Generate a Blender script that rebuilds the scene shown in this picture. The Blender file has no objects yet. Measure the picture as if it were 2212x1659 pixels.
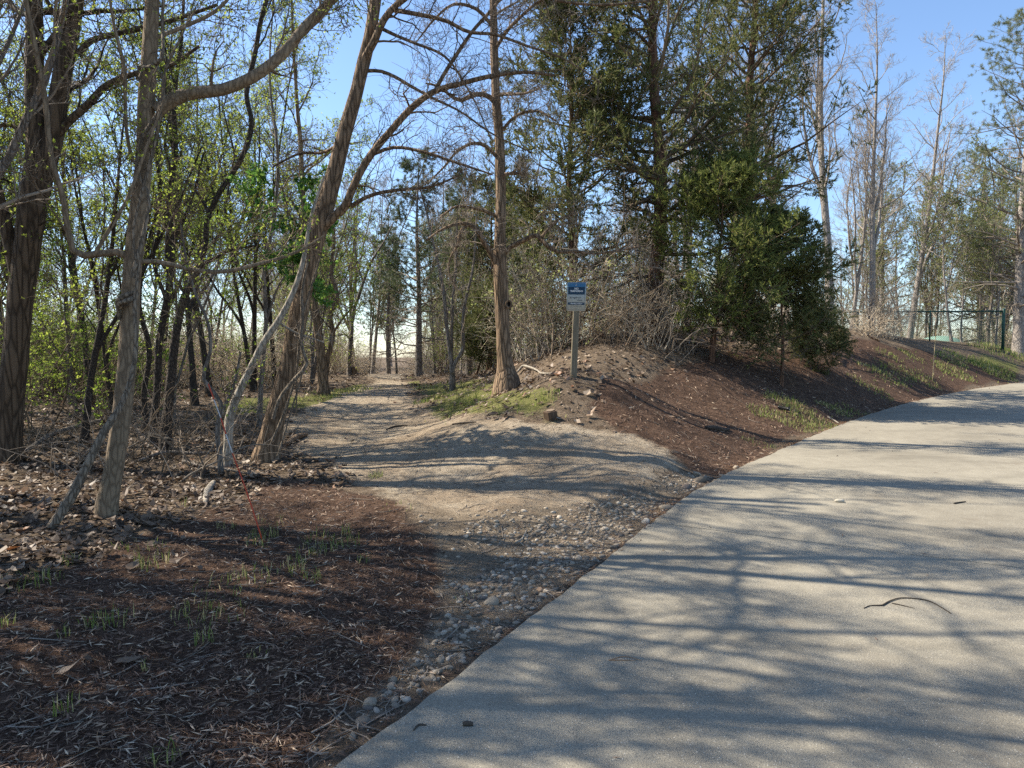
import bpy, math
import numpy as np
from mathutils import Vector, Matrix

# ------------------------------------------------------------------ camera, sky, sun, exposure
SC = bpy.context.scene
COL = SC.collection
CAM_H = 1.6
FPX = 1555.0                      # focal length for a picture 2212 wide
PITCH = math.atan((829.5 - 767.0) / FPX)
cam_data = bpy.data.cameras.new('camera')
cam_data.sensor_width = 36.0
cam_data.lens = 36.0 * FPX / 2212.0
cam_data.clip_start = 0.05
cam_data.clip_end = 2000.0
cam = bpy.data.objects.new('camera', cam_data)
COL.objects.link(cam)
cam.location = (0, 0, CAM_H)
cam.rotation_euler = (math.pi / 2 - PITCH, 0, 0)
SC.camera = cam

SUN_EL = math.radians(46.0)
SUN_AZ = math.atan2(-0.95, 0.28)          # clockwise from +Y
SUN_DIR = Vector((math.sin(SUN_AZ) * math.cos(SUN_EL), math.cos(SUN_AZ) * math.cos(SUN_EL), math.sin(SUN_EL)))
world = bpy.data.worlds.new('World')
SC.world = world
world.use_nodes = True
wnt = world.node_tree
sky = wnt.nodes.new('ShaderNodeTexSky')
sky.sky_type = 'NISHITA'
sky.sun_disc = False
sky.sun_elevation = SUN_EL
sky.sun_rotation = SUN_AZ
sky.air_density = 1.0
sky.dust_density = 0.35
sky.ozone_density = 4.0
bg = wnt.nodes['Background']
bg.inputs['Strength'].default_value = 0.115
wnt.links.new(sky.outputs[0], bg.inputs['Color'])
sun_data = bpy.data.lights.new('sun', 'SUN')
sun_data.energy = 5.0
sun_data.angle = math.radians(0.53)
sun_data.color = (1.0, 0.91, 0.77)
sun = bpy.data.objects.new('sun', sun_data)
COL.objects.link(sun)
sun.rotation_euler = SUN_DIR.to_track_quat('Z', 'Y').to_euler()
sun.location = (-20, 10, 30)
SC.view_settings.view_transform = 'Standard'
SC.view_settings.look = 'None'
SC.view_settings.gamma = 1.0
SC.view_settings.exposure = 1.12
SC.render.engine = 'CYCLES'
SC.cycles.max_bounces = 6
SC.cycles.diffuse_bounces = 3
SC.cycles.glossy_bounces = 2
SC.cycles.transmission_bounces = 3
SC.cycles.use_denoising = False
SC.cycles.use_adaptive_sampling = False

rng = np.random.default_rng(11)

# ------------------------------------------------------------------ small numeric helpers
def nrm(a):
    return a / np.maximum(np.linalg.norm(a, axis=-1, keepdims=True), 1e-9)

def sstep(a, b, x):
    t = np.clip((x - a) / (b - a), 0, 1)
    return t * t * (3 - 2 * t)

def _hash(ix, iy, seed):
    h = (ix.astype(np.int64) * 374761393 + iy.astype(np.int64) * 668265263 + seed * 1442695041) & 0xffffffff
    h = ((h ^ (h >> 13)) * 1274126177) & 0xffffffff
    return ((h ^ (h >> 16)) & 0xffff) / 65535.0

def vnoise(x, y, seed=0):
    ix = np.floor(x); iy = np.floor(y)
    fx = x - ix; fy = y - iy
    fx = fx * fx * (3 - 2 * fx); fy = fy * fy * (3 - 2 * fy)
    a = _hash(ix, iy, seed); b = _hash(ix + 1, iy, seed)
    c = _hash(ix, iy + 1, seed); d = _hash(ix + 1, iy + 1, seed)
    return (a + (b - a) * fx) * (1 - fy) + (c + (d - c) * fx) * fy - 0.5

def ray(u, v):
    xc = (u - 1106.0) / FPX; zc = (829.5 - v) / FPX
    return np.array([xc, math.cos(PITCH) + zc * math.sin(PITCH), -math.sin(PITCH) + zc * math.cos(PITCH)])

def D(u, v, y):
    """world point seen at picture place (u,v) standing y metres ahead"""
    r = ray(u, v)
    return np.array([0, 0, CAM_H]) + r * (y / r[1])

def spline(pts, n):
    P = np.asarray(pts, float)
    if len(P) == 2:
        t = np.linspace(0, 1, n)[:, None]
        return P[0] * (1 - t) + P[1] * t
    s = np.concatenate([[0], np.cumsum(np.maximum(np.linalg.norm(np.diff(P[:, :3], axis=0), axis=1), 1e-6))])
    m = np.gradient(P, s, axis=0)
    q = np.linspace(0, s[-1], n)
    i = np.clip(np.searchsorted(s, q, side='right') - 1, 0, len(s) - 2)
    h = (s[i + 1] - s[i])[:, None]; t = ((q - s[i])[:, None]) / h
    return ((2*t**3 - 3*t**2 + 1) * P[i] + (t**3 - 2*t**2 + t) * h * m[i] + (-2*t**3 + 3*t**2) * P[i+1] + (t**3 - t**2) * h * m[i+1])

# ------------------------------------------------------------------ terrain
def zc(y):
    return 0.03 * np.logaddexp(0, (np.asarray(y, float) - 4) * 2) / 2

CTRL = []
for (u, v, y) in [(228,1112,6.5),(20,1000,9.6),(580,1000,10.0),(570,1170,6.0),(697,855,18.5),(1095,830,13.0),(1240,801,11.6),
                  (1190,912,10.2),(900,1000,9.3),(1250,1000,8.7),(1000,900,13.3),(850,832,23.5),(830,808,30.0),(560,880,16.0),
                  (300,940,11.5),(1300,742,14.6),(1410,722,17.2),(1540,790,16.2),(1690,835,16.2),(1600,900,12.8),(1500,962,10.2),
                  (1320,945,9.8),(1840,722,24.0),(2000,742,27.5),(2165,757,30.0),(2212,770,31.5),(1950,790,22.3),(2100,792,26.5),
                  (1750,880,14.4),(978,842,17.5),(755,812,25.5),(1150,850,12.0),(1060,870,14.0),(1700,720,22.0),(1560,715,20.0),
                  (640,960,11.3),(1400,1030,8.1),(1400,850,12.9),(1850,830,18.3),(1970,838,20.3),(930,870,15.8),(740,868,17.0)]:
    CTRL.append(D(u, v, y))
for p in [(-1.5,3,.03),(-3,3,.05),(-3,5,.08),(-6,4,.12),(-8,8,.3),(-12,14,.45),(-14,6,.3),(-10,0,.1),(-5,-3,.0),(-1,5,.02),(0.2,6.2,.05),
          (-18,25,.6),(-6,30,.8),(-5.3,38,.3),(3,24,1.5),(8,32,1.7),(3,34,.7),(14,38,1.0),(26,40,1.1),(-25,40,.6),(0,50,.3),(-30,10,.4),(-25,-10,.2)]:
    CTRL.append(np.array(p, float))
EDGE_PX = [(710,1659),(1000,1440),(1300,1215),(1500,1060),(1700,965),(1840,908),(1950,873),(2100,841),(2212,825)]
edge = []
for (u, v) in EDGE_PX:
    r = ray(u, v); y = 3.0
    for _ in range(40):
        y = (zc(y) - CAM_H) / (r[2] / r[1])
    edge.append((r[0] / r[1] * y, float(y)))
edge = [(-9.0,-13.0),(-5.6,-6.5),(-3.4,-2.4),(-2.0,0.3)] + edge + [(25.0,31.0),(34.0,37.5),(46.0,45.0)]
EDGE = spline(np.array(edge), 260)
for i in range(20, 230, 12):
    p = EDGE[i]; CTRL.append(np.array([p[0] - 0.05, p[1] + 0.03, float(zc(p[1])) - 0.03]))
    CTRL.append(np.array([p[0] + 3, p[1] - 1.5, float(zc(p[1])) - 0.05]))
CTRL = np.array(CTRL)

def _phi(r2):
    return 0.5 * r2 * np.log(r2 + 1e-9)
_n = len(CTRL)
_K = _phi(((CTRL[:, None, :2] - CTRL[None, :, :2]) ** 2).sum(-1)) + np.eye(_n) * 0.6
_P = np.hstack([np.ones((_n, 1)), CTRL[:, :2]])
_A = np.block([[_K, _P], [_P.T, np.zeros((3, 3))]])
_W = np.linalg.solve(_A, np.concatenate([CTRL[:, 2], np.zeros(3)]))

ET = nrm(np.gradient(EDGE, axis=0))
ARC = np.concatenate([[0], np.cumsum(np.linalg.norm(np.diff(EDGE, axis=0), axis=1))])
PATH_W = 5.2
def edge_dist(x, y):
    """signed distance to the concrete's edge, positive on the concrete side, and arc length"""
    P = np.stack([x, y], -1)
    out = np.empty(len(P)); arc = np.empty(len(P))
    for a in range(0, len(P), 20000):
        q = P[a:a+20000]
        d2 = ((q[:, None] - EDGE[None]) ** 2).sum(-1)
        i = d2.argmin(1)
        w = q - EDGE[i]; t = ET[i]
        out[a:a+20000] = (t[:, 1] * w[:, 0] - t[:, 0] * w[:, 1])
        far = np.sqrt(d2[np.arange(len(q)), i])
        out[a:a+20000] = np.where(far > 8, np.sign(out[a:a+20000]) * far, out[a:a+20000])
        arc[a:a+20000] = ARC[i]
    return out, arc

def H(x, y, micro=True):
    x = np.atleast_1d(np.asarray(x, float)); y = np.atleast_1d(np.asarray(y, float))
    z = np.empty(len(x))
    for a in range(0, len(x), 20000):
        q = np.stack([x[a:a+20000], y[a:a+20000]], -1)
        z[a:a+20000] = _phi(((q[:, None] - CTRL[None, :, :2]) ** 2).sum(-1)) @ _W[:_n] + _W[_n] + q @ _W[_n+1:]
    r = np.hypot(x, y - 10)
    far = sstep(28, 48, r)
    z = z * (1 - far) + far * (0.5 + 0.6 * vnoise(x / 14, y / 14, 3) + 0.2 * vnoise(x / 5, y / 5, 4))
    z = np.clip(z, -0.3, 2.6)
    d, _ = edge_dist(x, y)
    zs = zc(y)
    rough = sstep(0.0, 0.8, -d)
    if micro:
        z = z + rough * (0.10 * vnoise(x / 1.7, y / 1.7, 7) + 0.05 * vnoise(x / .6, y / .6, 8) + 0.03 * vnoise(x / .27, y / .27, 9)) * (1 + 1.0 * (z > 0.9))
    k = sstep(-0.7, -0.02, d)
    z = z * (1 - k) + (zs - 0.035 + 0.02 * vnoise(x / .2, y / .2, 5)) * k
    on = (d > 0) & (d < PATH_W)
    z = np.where(on, zs - 0.035 - 0.10 * sstep(0.0, 0.25, d), z)
    z = np.where(d >= PATH_W, zs - 0.02 + 0.05 * vnoise(x / 1.7, y / 1.7, 7), z)
    return z

def h1(x, y):
    return float(H([x], [y])[0])

def hit(u, v, ymax=45.0):
    r = ray(u, v)
    ys = np.concatenate([np.linspace(2, 15, 300), np.linspace(15.05, ymax, 350)])
    P = np.array([0, 0, CAM_H]) + (r / r[1])[None] * ys[:, None]
    below = P[:, 2] < H(P[:, 0], P[:, 1], False)
    i = int(below.argmax()) if below.any() else len(ys) - 1
    return P[i]

def G(u, y):
    x = (u - 1106.0) / FPX * y
    return np.array([x, y, h1(x, y)])

def poly_sd(x, y, poly):
    """signed distance (positive inside) to a polygon"""
    P = np.asarray(poly, float)
    d = np.full(len(x), 1e9); ins = np.zeros(len(x), bool)
    for i in range(len(P)):
        a = P[i]; b = P[(i + 1) % len(P)]
        ab = b - a
        t = np.clip(((x - a[0]) * ab[0] + (y - a[1]) * ab[1]) / max((ab ** 2).sum(), 1e-9), 0, 1)
        d = np.minimum(d, np.hypot(x - a[0] - t * ab[0], y - a[1] - t * ab[1]))
        c = ((a[1] > y) != (b[1] > y))
        with np.errstate(divide='ignore', invalid='ignore'):
            xi = (b[0] - a[0]) * (y - a[1]) / (b[1] - a[1]) + a[0]
        ins ^= c & (x < xi)
    return np.where(ins, d, -d)

def zone_poly(px):
    return np.array([hit(u, v)[:2] for u, v in px])

SAND = zone_poly([(600,900),(690,872),(770,846),(805,822),(815,810),(872,810),(895,850),(930,885),(1060,905),(1180,925),(1310,930),(1420,975),(1480,1015),
                  (1400,1080),(1250,1150),(1080,1150),(940,1130),(850,1085),(740,1040),(650,985),(600,940)])
SAND = np.vstack([SAND[:4], [[-5.9, 27.5], [-6.3, 33], [-4.0, 33], [-4.2, 27.5]], SAND[6:]])
MULCH_L = np.vstack([zone_poly([(0,1290),(150,1210),(330,1140),(620,1040),(760,1050),(880,1100),(950,1180),(965,1290),(900,1400),(760,1580),(710,1659)]),
                     [[-1.6, 1.0], [-3.4, -2.4], [-14, -6], [-12, 4]]])
MULCH_R = zone_poly([(1255,880),(1400,815),(1560,770),(1700,760),(1850,735),(2000,762),(2212,800),(2212,822),(2100,838),(1840,905),(1700,960),(1560,1035),(1480,1015),(1440,980),(1310,925)])
GRAVEL = zone_poly([(870,1085),(1000,1120),(1200,1100),(1350,1055),(1490,1020),(1545,1032),(1500,1058),(1300,1212),(1000,1437),(840,1556),(712,1655),(770,1570),(900,1400),(965,1290),(950,1190)])
GRASS = [zone_poly(p) for p in (
    [(470,880),(560,862),(650,858),(790,830),(800,850),(700,880),(600,892),(480,905)],
    [(885,815),(960,830),(1060,812),(1070,850),(1000,880),(930,880),(895,850)],
    [(1640,880),(1700,860),(1800,900),(1700,930),(1640,900)],
    [(1850,800),(1950,770),(2120,770),(2212,790),(2212,815),(2080,830),(1900,840)],
    [(880,880),(1000,870),(1200,880),(1180,915),(1000,905)],
)]

def zones(x, y):
    n = 0.35 * vnoise(x / .9, y / .9, 21) + 0.25 * vnoise(x / .35, y / .35, 22)
    sd, _ = edge_dist(x, y)
    s = sstep(-0.25, 0.35, poly_sd(x, y, SAND) + n)
    m = np.maximum(sstep(-0.2, 0.3, poly_sd(x, y, MULCH_L) + n), sstep(-0.2, 0.3, poly_sd(x, y, MULCH_R) + n))
    g = np.zeros(len(x))
    for P in GRASS:
        g = np.maximum(g, sstep(-0.5, 0.6, poly_sd(x, y, P) + 2.0 * n))
    v = sstep(-0.15, 0.2, poly_sd(x, y, GRAVEL) + 0.5 * n)
    return s, m, g, v, sd

# ------------------------------------------------------------------ mesh helpers
def build_mesh(name, V, faces, mat=None, smooth=True):
    me = bpy.data.meshes.new(name)
    V = np.ascontiguousarray(V, dtype=np.float32)
    faces = [np.asarray(f, dtype=np.int32) for f in faces if len(f)]
    loops = np.concatenate([f.ravel() for f in faces])
    starts = []; off = 0
    for f in faces:
        starts.append(off + np.arange(len(f)) * f.shape[1]); off += f.size
    starts = np.concatenate(starts).astype(np.int32)
    me.vertices.add(len(V)); me.vertices.foreach_set('co', V.ravel())
    me.loops.add(len(loops)); me.loops.foreach_set('vertex_index', loops)
    me.polygons.add(len(starts)); me.polygons.foreach_set('loop_start', starts)
    me.polygons.foreach_set('use_smooth', np.full(len(starts), smooth, dtype=bool))
    me.update(calc_edges=True)
    if mat:
        me.materials.append(mat)
    return me

def obj(name, me, parent=None, loc=None):
    o = bpy.data.objects.new(name, me)
    COL.objects.link(o)
    if parent is not None:
        o.parent = parent
    if loc is not None:
        o.location = loc
    return o

def tag(o, label=None, cat=None, group=None, kind=None):
    if label: o['label'] = label
    if cat: o['category'] = cat
    if group: o['group'] = group
    if kind: o['kind'] = kind
    return o

def thing(name, label, cat, loc, group=None, rz=0.0, scale=1.0, tilt=(0, 0)):
    o = bpy.data.objects.new(name, None)
    COL.objects.link(o)
    o.empty_display_size = 0.2
    o.location = loc; o.rotation_euler = (tilt[0], tilt[1], rz); o.scale = (scale,) * 3
    return tag(o, label, cat, group)

class Mesh:
    """collects vertices and faces"""
    def __init__(s):
        s.V = []; s.F = {}; s.n = 0
    def add(s, V, F):
        V = np.asarray(V, float).reshape(-1, 3)
        for f in F:
            f = np.asarray(f)
            if len(f):
                s.F.setdefault(f.shape[1], []).append(f + s.n)
        s.V.append(V); s.n += len(V)
    def tubes(s, P, R, sides=3, cap=False, rough=0.0):
        P = np.asarray(P, float); R = np.asarray(R, float)
        if P.ndim == 2:
            P = P[None]; R = R[None]
        M, n, _ = P.shape
        if M == 0: return
        T = np.empty_like(P)
        T[:, 1:-1] = P[:, 2:] - P[:, :-2]; T[:, 0] = P[:, 1] - P[:, 0]; T[:, -1] = P[:, -1] - P[:, -2]
        T = nrm(T)
        ref = np.where(np.abs(T[:, 0, 2:3]) > 0.8, np.array([[1., 0, 0]]), np.array([[0, 0, 1.]]))
        U = np.empty_like(P)
        u = nrm(np.cross(T[:, 0], ref))
        for i in range(n):
            u = nrm(u - T[:, i] * (u * T[:, i]).sum(-1, keepdims=True))
            U[:, i] = u
        W = np.cross(T, U)
        a = np.arange(sides) * (2 * math.pi / sides)
        RR = R[:, :, None] * np.ones(sides)
        if rough > 0:
            ph = rng.random((M, 1, 1)) * 50
            L = np.concatenate([np.zeros((M, 1)), np.cumsum(np.linalg.norm(np.diff(P, axis=1), axis=2), axis=1)], 1)
            g1 = vnoise(np.cos(a)[None, None] * 1.3 + ph, L[:, :, None] * 2.2 + np.sin(a)[None, None] * 1.3, 31)
            g2 = vnoise(np.cos(a)[None, None] * 3.1 + ph, L[:, :, None] * 5.0 + np.sin(a)[None, None] * 3.1, 32)
            RR = RR * (1 + rough * (1.6 * g1 + 1.0 * g2))
        V = P[:, :, None] + RR[..., None] * (U[:, :, None] * np.cos(a)[None, None, :, None] + W[:, :, None] * np.sin(a)[None, None, :, None])
        base = (np.arange(M) * n * sides)[:, None, None]
        i = np.arange(n - 1)[None, :, None] * sides
        j = np.arange(sides)[None, None]
        j2 = (j + 1) % sides
        q = np.stack([base + i + j, base + i + j2, base + i + sides + j2, base + i + sides + j], -1).reshape(-1, 4)
        F = [q]
        if cap:
            b = (np.arange(M) * n * sides)[:, None]
            F.append(b + np.arange(sides)[None, ::-1]); F.append(b + (n - 1) * sides + np.arange(sides)[None])
        s.add(V, F)
    def kites(s, pos, dirs, length, width, fold=0.0, mid=0.45):
        """leaf-like kite faces"""
        n = len(pos)
        if n == 0: return
        d = nrm(dirs)
        r = rng.normal(size=(n, 3))
        side = nrm(np.cross(d, r))
        nor = np.cross(side, d)
        L = np.broadcast_to(np.asarray(length, float), (n,))[:, None]; Wd = np.broadcast_to(np.asarray(width, float), (n,))[:, None]
        m = pos + d * L * mid + nor * L * fold
        V = np.stack([pos, m + side * Wd * .5, pos + d * L, m - side * Wd * .5], 1)
        F = (np.arange(n) * 4)[:, None] + np.arange(4)[None]
        s.add(V, [F])
    def box(s, c, half, M=None):
        v = np.array([[x, y, z] for z in (-1, 1) for y in (-1, 1) for x in (-1, 1)], float) * np.asarray(half)
        if M is not None:
            v = v @ np.asarray(M).T
        s.add(v + np.asarray(c), [np.array([[0,2,3,1],[4,5,7,6],[0,1,5,4],[2,6,7,3],[0,4,6,2],[1,3,7,5]])])
    def mesh(s, name, mat=None, smooth=True, origin=None):
        V = np.concatenate(s.V)
        if origin is not None:
            V = V - np.asarray(origin)
        return build_mesh(name, V, [np.concatenate(f) for f in s.F.values()], mat, smooth)

def spawn(P, R, k, tr, length, ang, npts, wig=0.15, up=0.0, rs=0.5, rmin=0.002, lenpow=0.0, drift=None):
    """children branches of a batch of parent polylines"""
    P = np.asarray(P, float); R = np.asarray(R, float)
    M, n, _ = P.shape
    t = tr[0] + (tr[1] - tr[0]) * ((np.arange(k)[None] + rng.random((M, k))) / k)
    idx = np.clip(t * (n - 1), 0, n - 1.001); i0 = idx.astype(int); f = (idx - i0)[..., None]
    m = np.arange(M)[:, None]
    base = P[m, i0] * (1 - f) + P[m, i0 + 1] * f
    tan = nrm(P[m, i0 + 1] - P[m, i0])
    rad = R[m, i0] * (1 - f[..., 0]) + R[m, i0 + 1] * f[..., 0]
    perp = nrm(np.cross(tan, rng.normal(size=tan.shape)))
    a = np.radians(ang[0] + (ang[1] - ang[0]) * rng.random((M, k)))[..., None]
    d = tan * np.cos(a) + perp * np.sin(a)
    plen = np.linalg.norm(np.diff(P, axis=1), axis=2).sum(1)[:, None]
    L = (length if np.isscalar(length) else length(t, plen)) * (0.6 + 0.8 * rng.random((M, k)))
    if lenpow:
        L = L * np.maximum(1 - t, 0.05) ** lenpow
    r0 = np.minimum(np.maximum(rad * rs, rmin * 1.3), rad * 0.9 + 1e-4)
    d = d.reshape(-1, 3); L = L.reshape(-1); r0 = r0.reshape(-1)
    pts = [base.reshape(-1, 3)]
    cur = nrm(d)
    step = (L / (npts - 1))[:, None]
    for _ in range(npts - 1):
        cur = cur + wig * rng.normal(size=cur.shape)
        cur[:, 2] += up
        if drift is not None:
            cur = cur + np.asarray(drift)
        cur = nrm(cur)
        pts.append(pts[-1] + cur * step)
    Q = np.stack(pts, 1)
    tt = np.linspace(0, 1, npts)[None]
    Rr = r0[:, None] * (1 - tt) + np.minimum(rmin, r0)[:, None] * tt
    return Q, Rr

# ------------------------------------------------------------------ materials
class NT:
    def __init__(s, name):
        s.m = bpy.data.materials.new(name); s.m.use_nodes = True
        s.t = s.m.node_tree; s.out = s.t.nodes['Material Output']; s.b = s.t.nodes['Principled BSDF']
        s.b.inputs['Specular IOR Level'].default_value = 0.25
    def n(s, typ, **kw):
        nd = s.t.nodes.new('ShaderNode' + typ)
        for k, v in kw.items():
            if k.startswith('_'):
                setattr(nd, k[1:], v)
            else:
                key = k.replace('__', ' ')
                sock = nd.inputs[int(key[1:])] if key[0] == 'i' and key[1:].isdigit() else nd.inputs[key]
                if isinstance(v, bpy.types.NodeSocket): s.t.links.new(v, sock)
                else: sock.default_value = v
        return nd
    def l(s, a, b):
        s.t.links.new(a, b)
    def ramp(s, fac, stops, interp='LINEAR'):
        nd = s.t.nodes.new('ShaderNodeValToRGB')
        cr = nd.color_ramp; cr.interpolation = interp
        while len(cr.elements) < len(stops): cr.elements.new(0.5)
        for e, (p, c) in zip(cr.elements, stops):
            e.position = p; e.color = (*c, 1) if len(c) == 3 else c
        s.l(fac, nd.inputs[0])
        return nd.outputs[0]
    def noise(s, vec, scale, detail=4, rough=0.55):
        return s.n('TexNoise', Vector=vec, Scale=scale, Detail=float(detail), Roughness=rough).outputs[0]
    def mix(s, fac, a, b, blend='MIX'):
        nd = s.t.nodes.new('ShaderNodeMix'); nd.data_type = 'RGBA'; nd.blend_type = blend
        for sock, v in ((nd.inputs[0], fac), (nd.inputs[6], a), (nd.inputs[7], b)):
            if isinstance(v, bpy.types.NodeSocket): s.l(v, sock)
            else: sock.default_value = v if np.isscalar(v) else (*v, 1)
        return nd.outputs[2]
    def math(s, op, a, b=0.0):
        nd = s.t.nodes.new('ShaderNodeMath'); nd.operation = op
        for sock, v in ((nd.inputs[0], a), (nd.inputs[1], b)):
            if isinstance(v, bpy.types.NodeSocket): s.l(v, sock)
            else: sock.default_value = v
        return nd.outputs[0]
    def bump(s, h, strength=0.5, dist=0.02):
        nd = s.n('Bump', Strength=strength, Distance=dist, Height=h)
        s.l(nd.outputs[0], s.b.inputs['Normal'])
        return nd
    def color(s, c):
        if isinstance(c, bpy.types.NodeSocket): s.l(c, s.b.inputs['Base Color'])
        else: s.b.inputs['Base Color'].default_value = (*c, 1)
    def rough(s, r): s.b.inputs['Roughness'].default_value = r

def m_plain(name, c, rough=0.7, var=0.25, scale=30, bump=0.2, metal=0.0):
    t = NT(name); co = t.n('TexCoord').outputs['Object']
    n = t.noise(co, scale)
    t.color(t.mix(n, tuple(x * (1 - var) for x in c), tuple(min(1, x * (1 + var)) for x in c)))
    t.rough(rough); t.b.inputs['Metallic'].default_value = metal
    if bump: t.bump(n, bump, 0.004)
    return t.m

def m_bark(name, dark, light, scale=22, stretch=0.16, bump=0.9, moss=None, lichen=0.0):
    t = NT(name); co = t.n('TexCoord').outputs['Object']
    mp = t.n('Mapping', Vector=co, Scale=(1, 1, stretch)).outputs[0]
    warp = t.noise(mp, scale * .5, 3)
    v = t.n('VectorMath', _operation='ADD', i0=mp, i1=t.n('VectorMath', _operation='SCALE', i0=t.n('TexNoise', Vector=mp, Scale=scale * .5).outputs[1], Scale=0.05).outputs[0]).outputs[0]
    vo = t.n('TexVoronoi', Vector=v, Scale=scale, _feature='DISTANCE_TO_EDGE').outputs[0]
    ridge = t.n('MapRange', Value=vo, i1=0.0, i2=0.22).outputs[0]
    fine = t.noise(mp, scale * 3, 6, .65)
    big = t.noise(co, 3.0, 3)
    h = t.math('ADD', t.math('MULTIPLY', ridge, .7), t.math('MULTIPLY', fine, .6))
    c = t.ramp(h, [(0.25, dark), (0.75, light), (1.0, tuple(min(1, x * 1.25) for x in light))])
    c = t.mix(t.math('MULTIPLY', big, .55), c, tuple(x * 0.62 for x in light))
    if moss:
        mz = t.ramp(t.noise(co, 5, 4), [(0.52, (0, 0, 0)), (0.7, (.75, .75, .75))])
        c = t.mix(mz, c, moss)
    t.color(c); t.rough(0.9); t.bump(h, bump, 0.02)
    return t.m

def m_leaf(name, stops, trans=0.45, rough=0.55):
    t = NT(name)
    r = t.n('NewGeometry').outputs['Random Per Island']
    c = t.ramp(r, stops)
    oi = t.n('ObjectInfo').outputs['Random']
    c = t.n('HueSaturation', Color=c, Value=t.n('MapRange', Value=oi, i3=0.85, i4=1.15).outputs[0]).outputs[0]
    t.color(c); t.rough(rough)
    if trans > 0:
        tr = t.n('BsdfTranslucent', Color=c)
        mx = t.n('MixShader', i0=trans, i1=t.b.outputs[0], i2=tr.outputs[0])
        t.l(mx.outputs[0], t.out.inputs[0])
    return t.m

def m_twig(name, dark, light):
    t = NT(name)
    r = t.n('NewGeometry').outputs['Random Per Island']
    co = t.n('TexCoord').outputs['Object']
    n = t.noise(co, 9.0, 3)
    t.color(t.mix(t.math('ADD', t.math('MULTIPLY', r, .6), t.math('MULTIPLY', n, .4)), dark, light)); t.rough(0.85)
    return t.m

M = {}
M['bark_furrow'] = m_bark('furrowed brown bark', (.040,.026,.016), (.245,.170,.108), 17, .13, 1.0)
M['bark_dark'] = m_bark('dark furrowed bark', (.022,.015,.010), (.125,.092,.062), 15, .12, 1.0)
M['bark_smooth'] = m_bark('smooth grey brown bark', (.125,.090,.058), (.235,.178,.118), 26, .25, .35)
M['bark_pale'] = m_bark('pale weathered bark', (.13,.11,.085), (.36,.32,.26), 24, .2, .5)
M['bark_cedar'] = m_bark('shredded red cedar bark', (.040,.021,.013), (.19,.105,.065), 30, .06, .9)
M['bark_grey'] = m_bark('grey tree bark', (.05,.043,.036), (.22,.19,.16), 20, .2, .7)
M['bark_far'] = m_bark('pale grey tree bark', (.10,.085,.07), (.34,.30,.26), 20, .3, .5)
M['bark_black'] = m_bark('blackish cherry bark', (.012,.010,.009), (.075,.06,.048), 24, .6, .7)
M['vine'] = m_bark('rough vine bark', (.055,.042,.03), (.24,.195,.145), 30, .25, .8)
M['twig_brown'] = m_twig('brown twig', (.06,.043,.028), (.24,.18,.12))
M['twig_grey'] = m_twig('grey twig', (.11,.088,.065), (.36,.30,.235))
M['twig_pale'] = m_twig('pale twig', (.17,.14,.11), (.50,.43,.35))
M['twig_dark'] = m_twig('dark twig', (.02,.016,.013), (.10,.08,.06))
M['twig_tan'] = m_twig('tan brush stem', (.26,.20,.135), (.66,.56,.42))
M['leaf_bud'] = m_leaf('young yellow green leaf', [(0, (.20,.25,.04)), (.5, (.33,.42,.06)), (1, (.48,.54,.11))], .55)
M['leaf_bright'] = m_leaf('bright spring leaf', [(0, (.14,.23,.035)), (.5, (.27,.40,.055)), (1, (.44,.54,.10))], .55)
M['leaf_olive'] = m_leaf('olive spring leaf', [(0, (.16,.18,.06)), (.5, (.27,.31,.10)), (1, (.42,.45,.18))], .55)
M['leaf_vine'] = m_leaf('green vine leaf', [(0, (.05,.13,.03)), (.6, (.11,.24,.045)), (1, (.26,.40,.08))], .5, .4)
M['cedar'] = m_leaf('red cedar foliage', [(0, (.055,.066,.024)), (.5, (.125,.145,.048)), (.85, (.21,.225,.08)), (1, (.28,.22,.11))], .4, .6)
M['cedar_green'] = m_leaf('fresh cedar foliage', [(0, (.06,.082,.026)), (.5, (.145,.18,.046)), (.9, (.27,.29,.08)), (1, (.32,.27,.11))], .4, .6)
M['pine'] = m_leaf('pine needles', [(0, (.05,.075,.035)), (.5, (.10,.135,.06)), (1, (.19,.22,.10))], .3, .5)
M['pine_pale'] = m_leaf('pale pine needles', [(0, (.08,.10,.05)), (.5, (.16,.19,.095)), (1, (.27,.28,.15))], .35, .5)  # paler needle colours for the taller far pines
M['grass'] = m_leaf('grass blades', [(0, (.11,.16,.035)), (.45, (.20,.26,.06)), (.7, (.34,.35,.12)), (1, (.52,.43,.24))], .5)
M['dead_leaf'] = m_leaf('dead fallen leaf', [(0, (.05,.033,.022)), (.4, (.13,.088,.058)), (.75, (.23,.165,.115)), (.94, (.38,.30,.22)), (1, (.24,.10,.04))], .18, .5)
M['chip'] = m_leaf('bark mulch chip', [(0, (.032,.019,.013)), (.42, (.105,.063,.043)), (.72, (.19,.120,.083)), (.88, (.31,.22,.15)), (1, (.50,.40,.29))], 0, .75)
M['straw'] = m_leaf('dry pine straw', [(0, (.12,.06,.03)), (.5, (.28,.155,.08)), (1, (.42,.29,.17))], .1, .6)
M['pod'] = m_plain('dry seed pod', (.14,.10,.07), .7)
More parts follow.
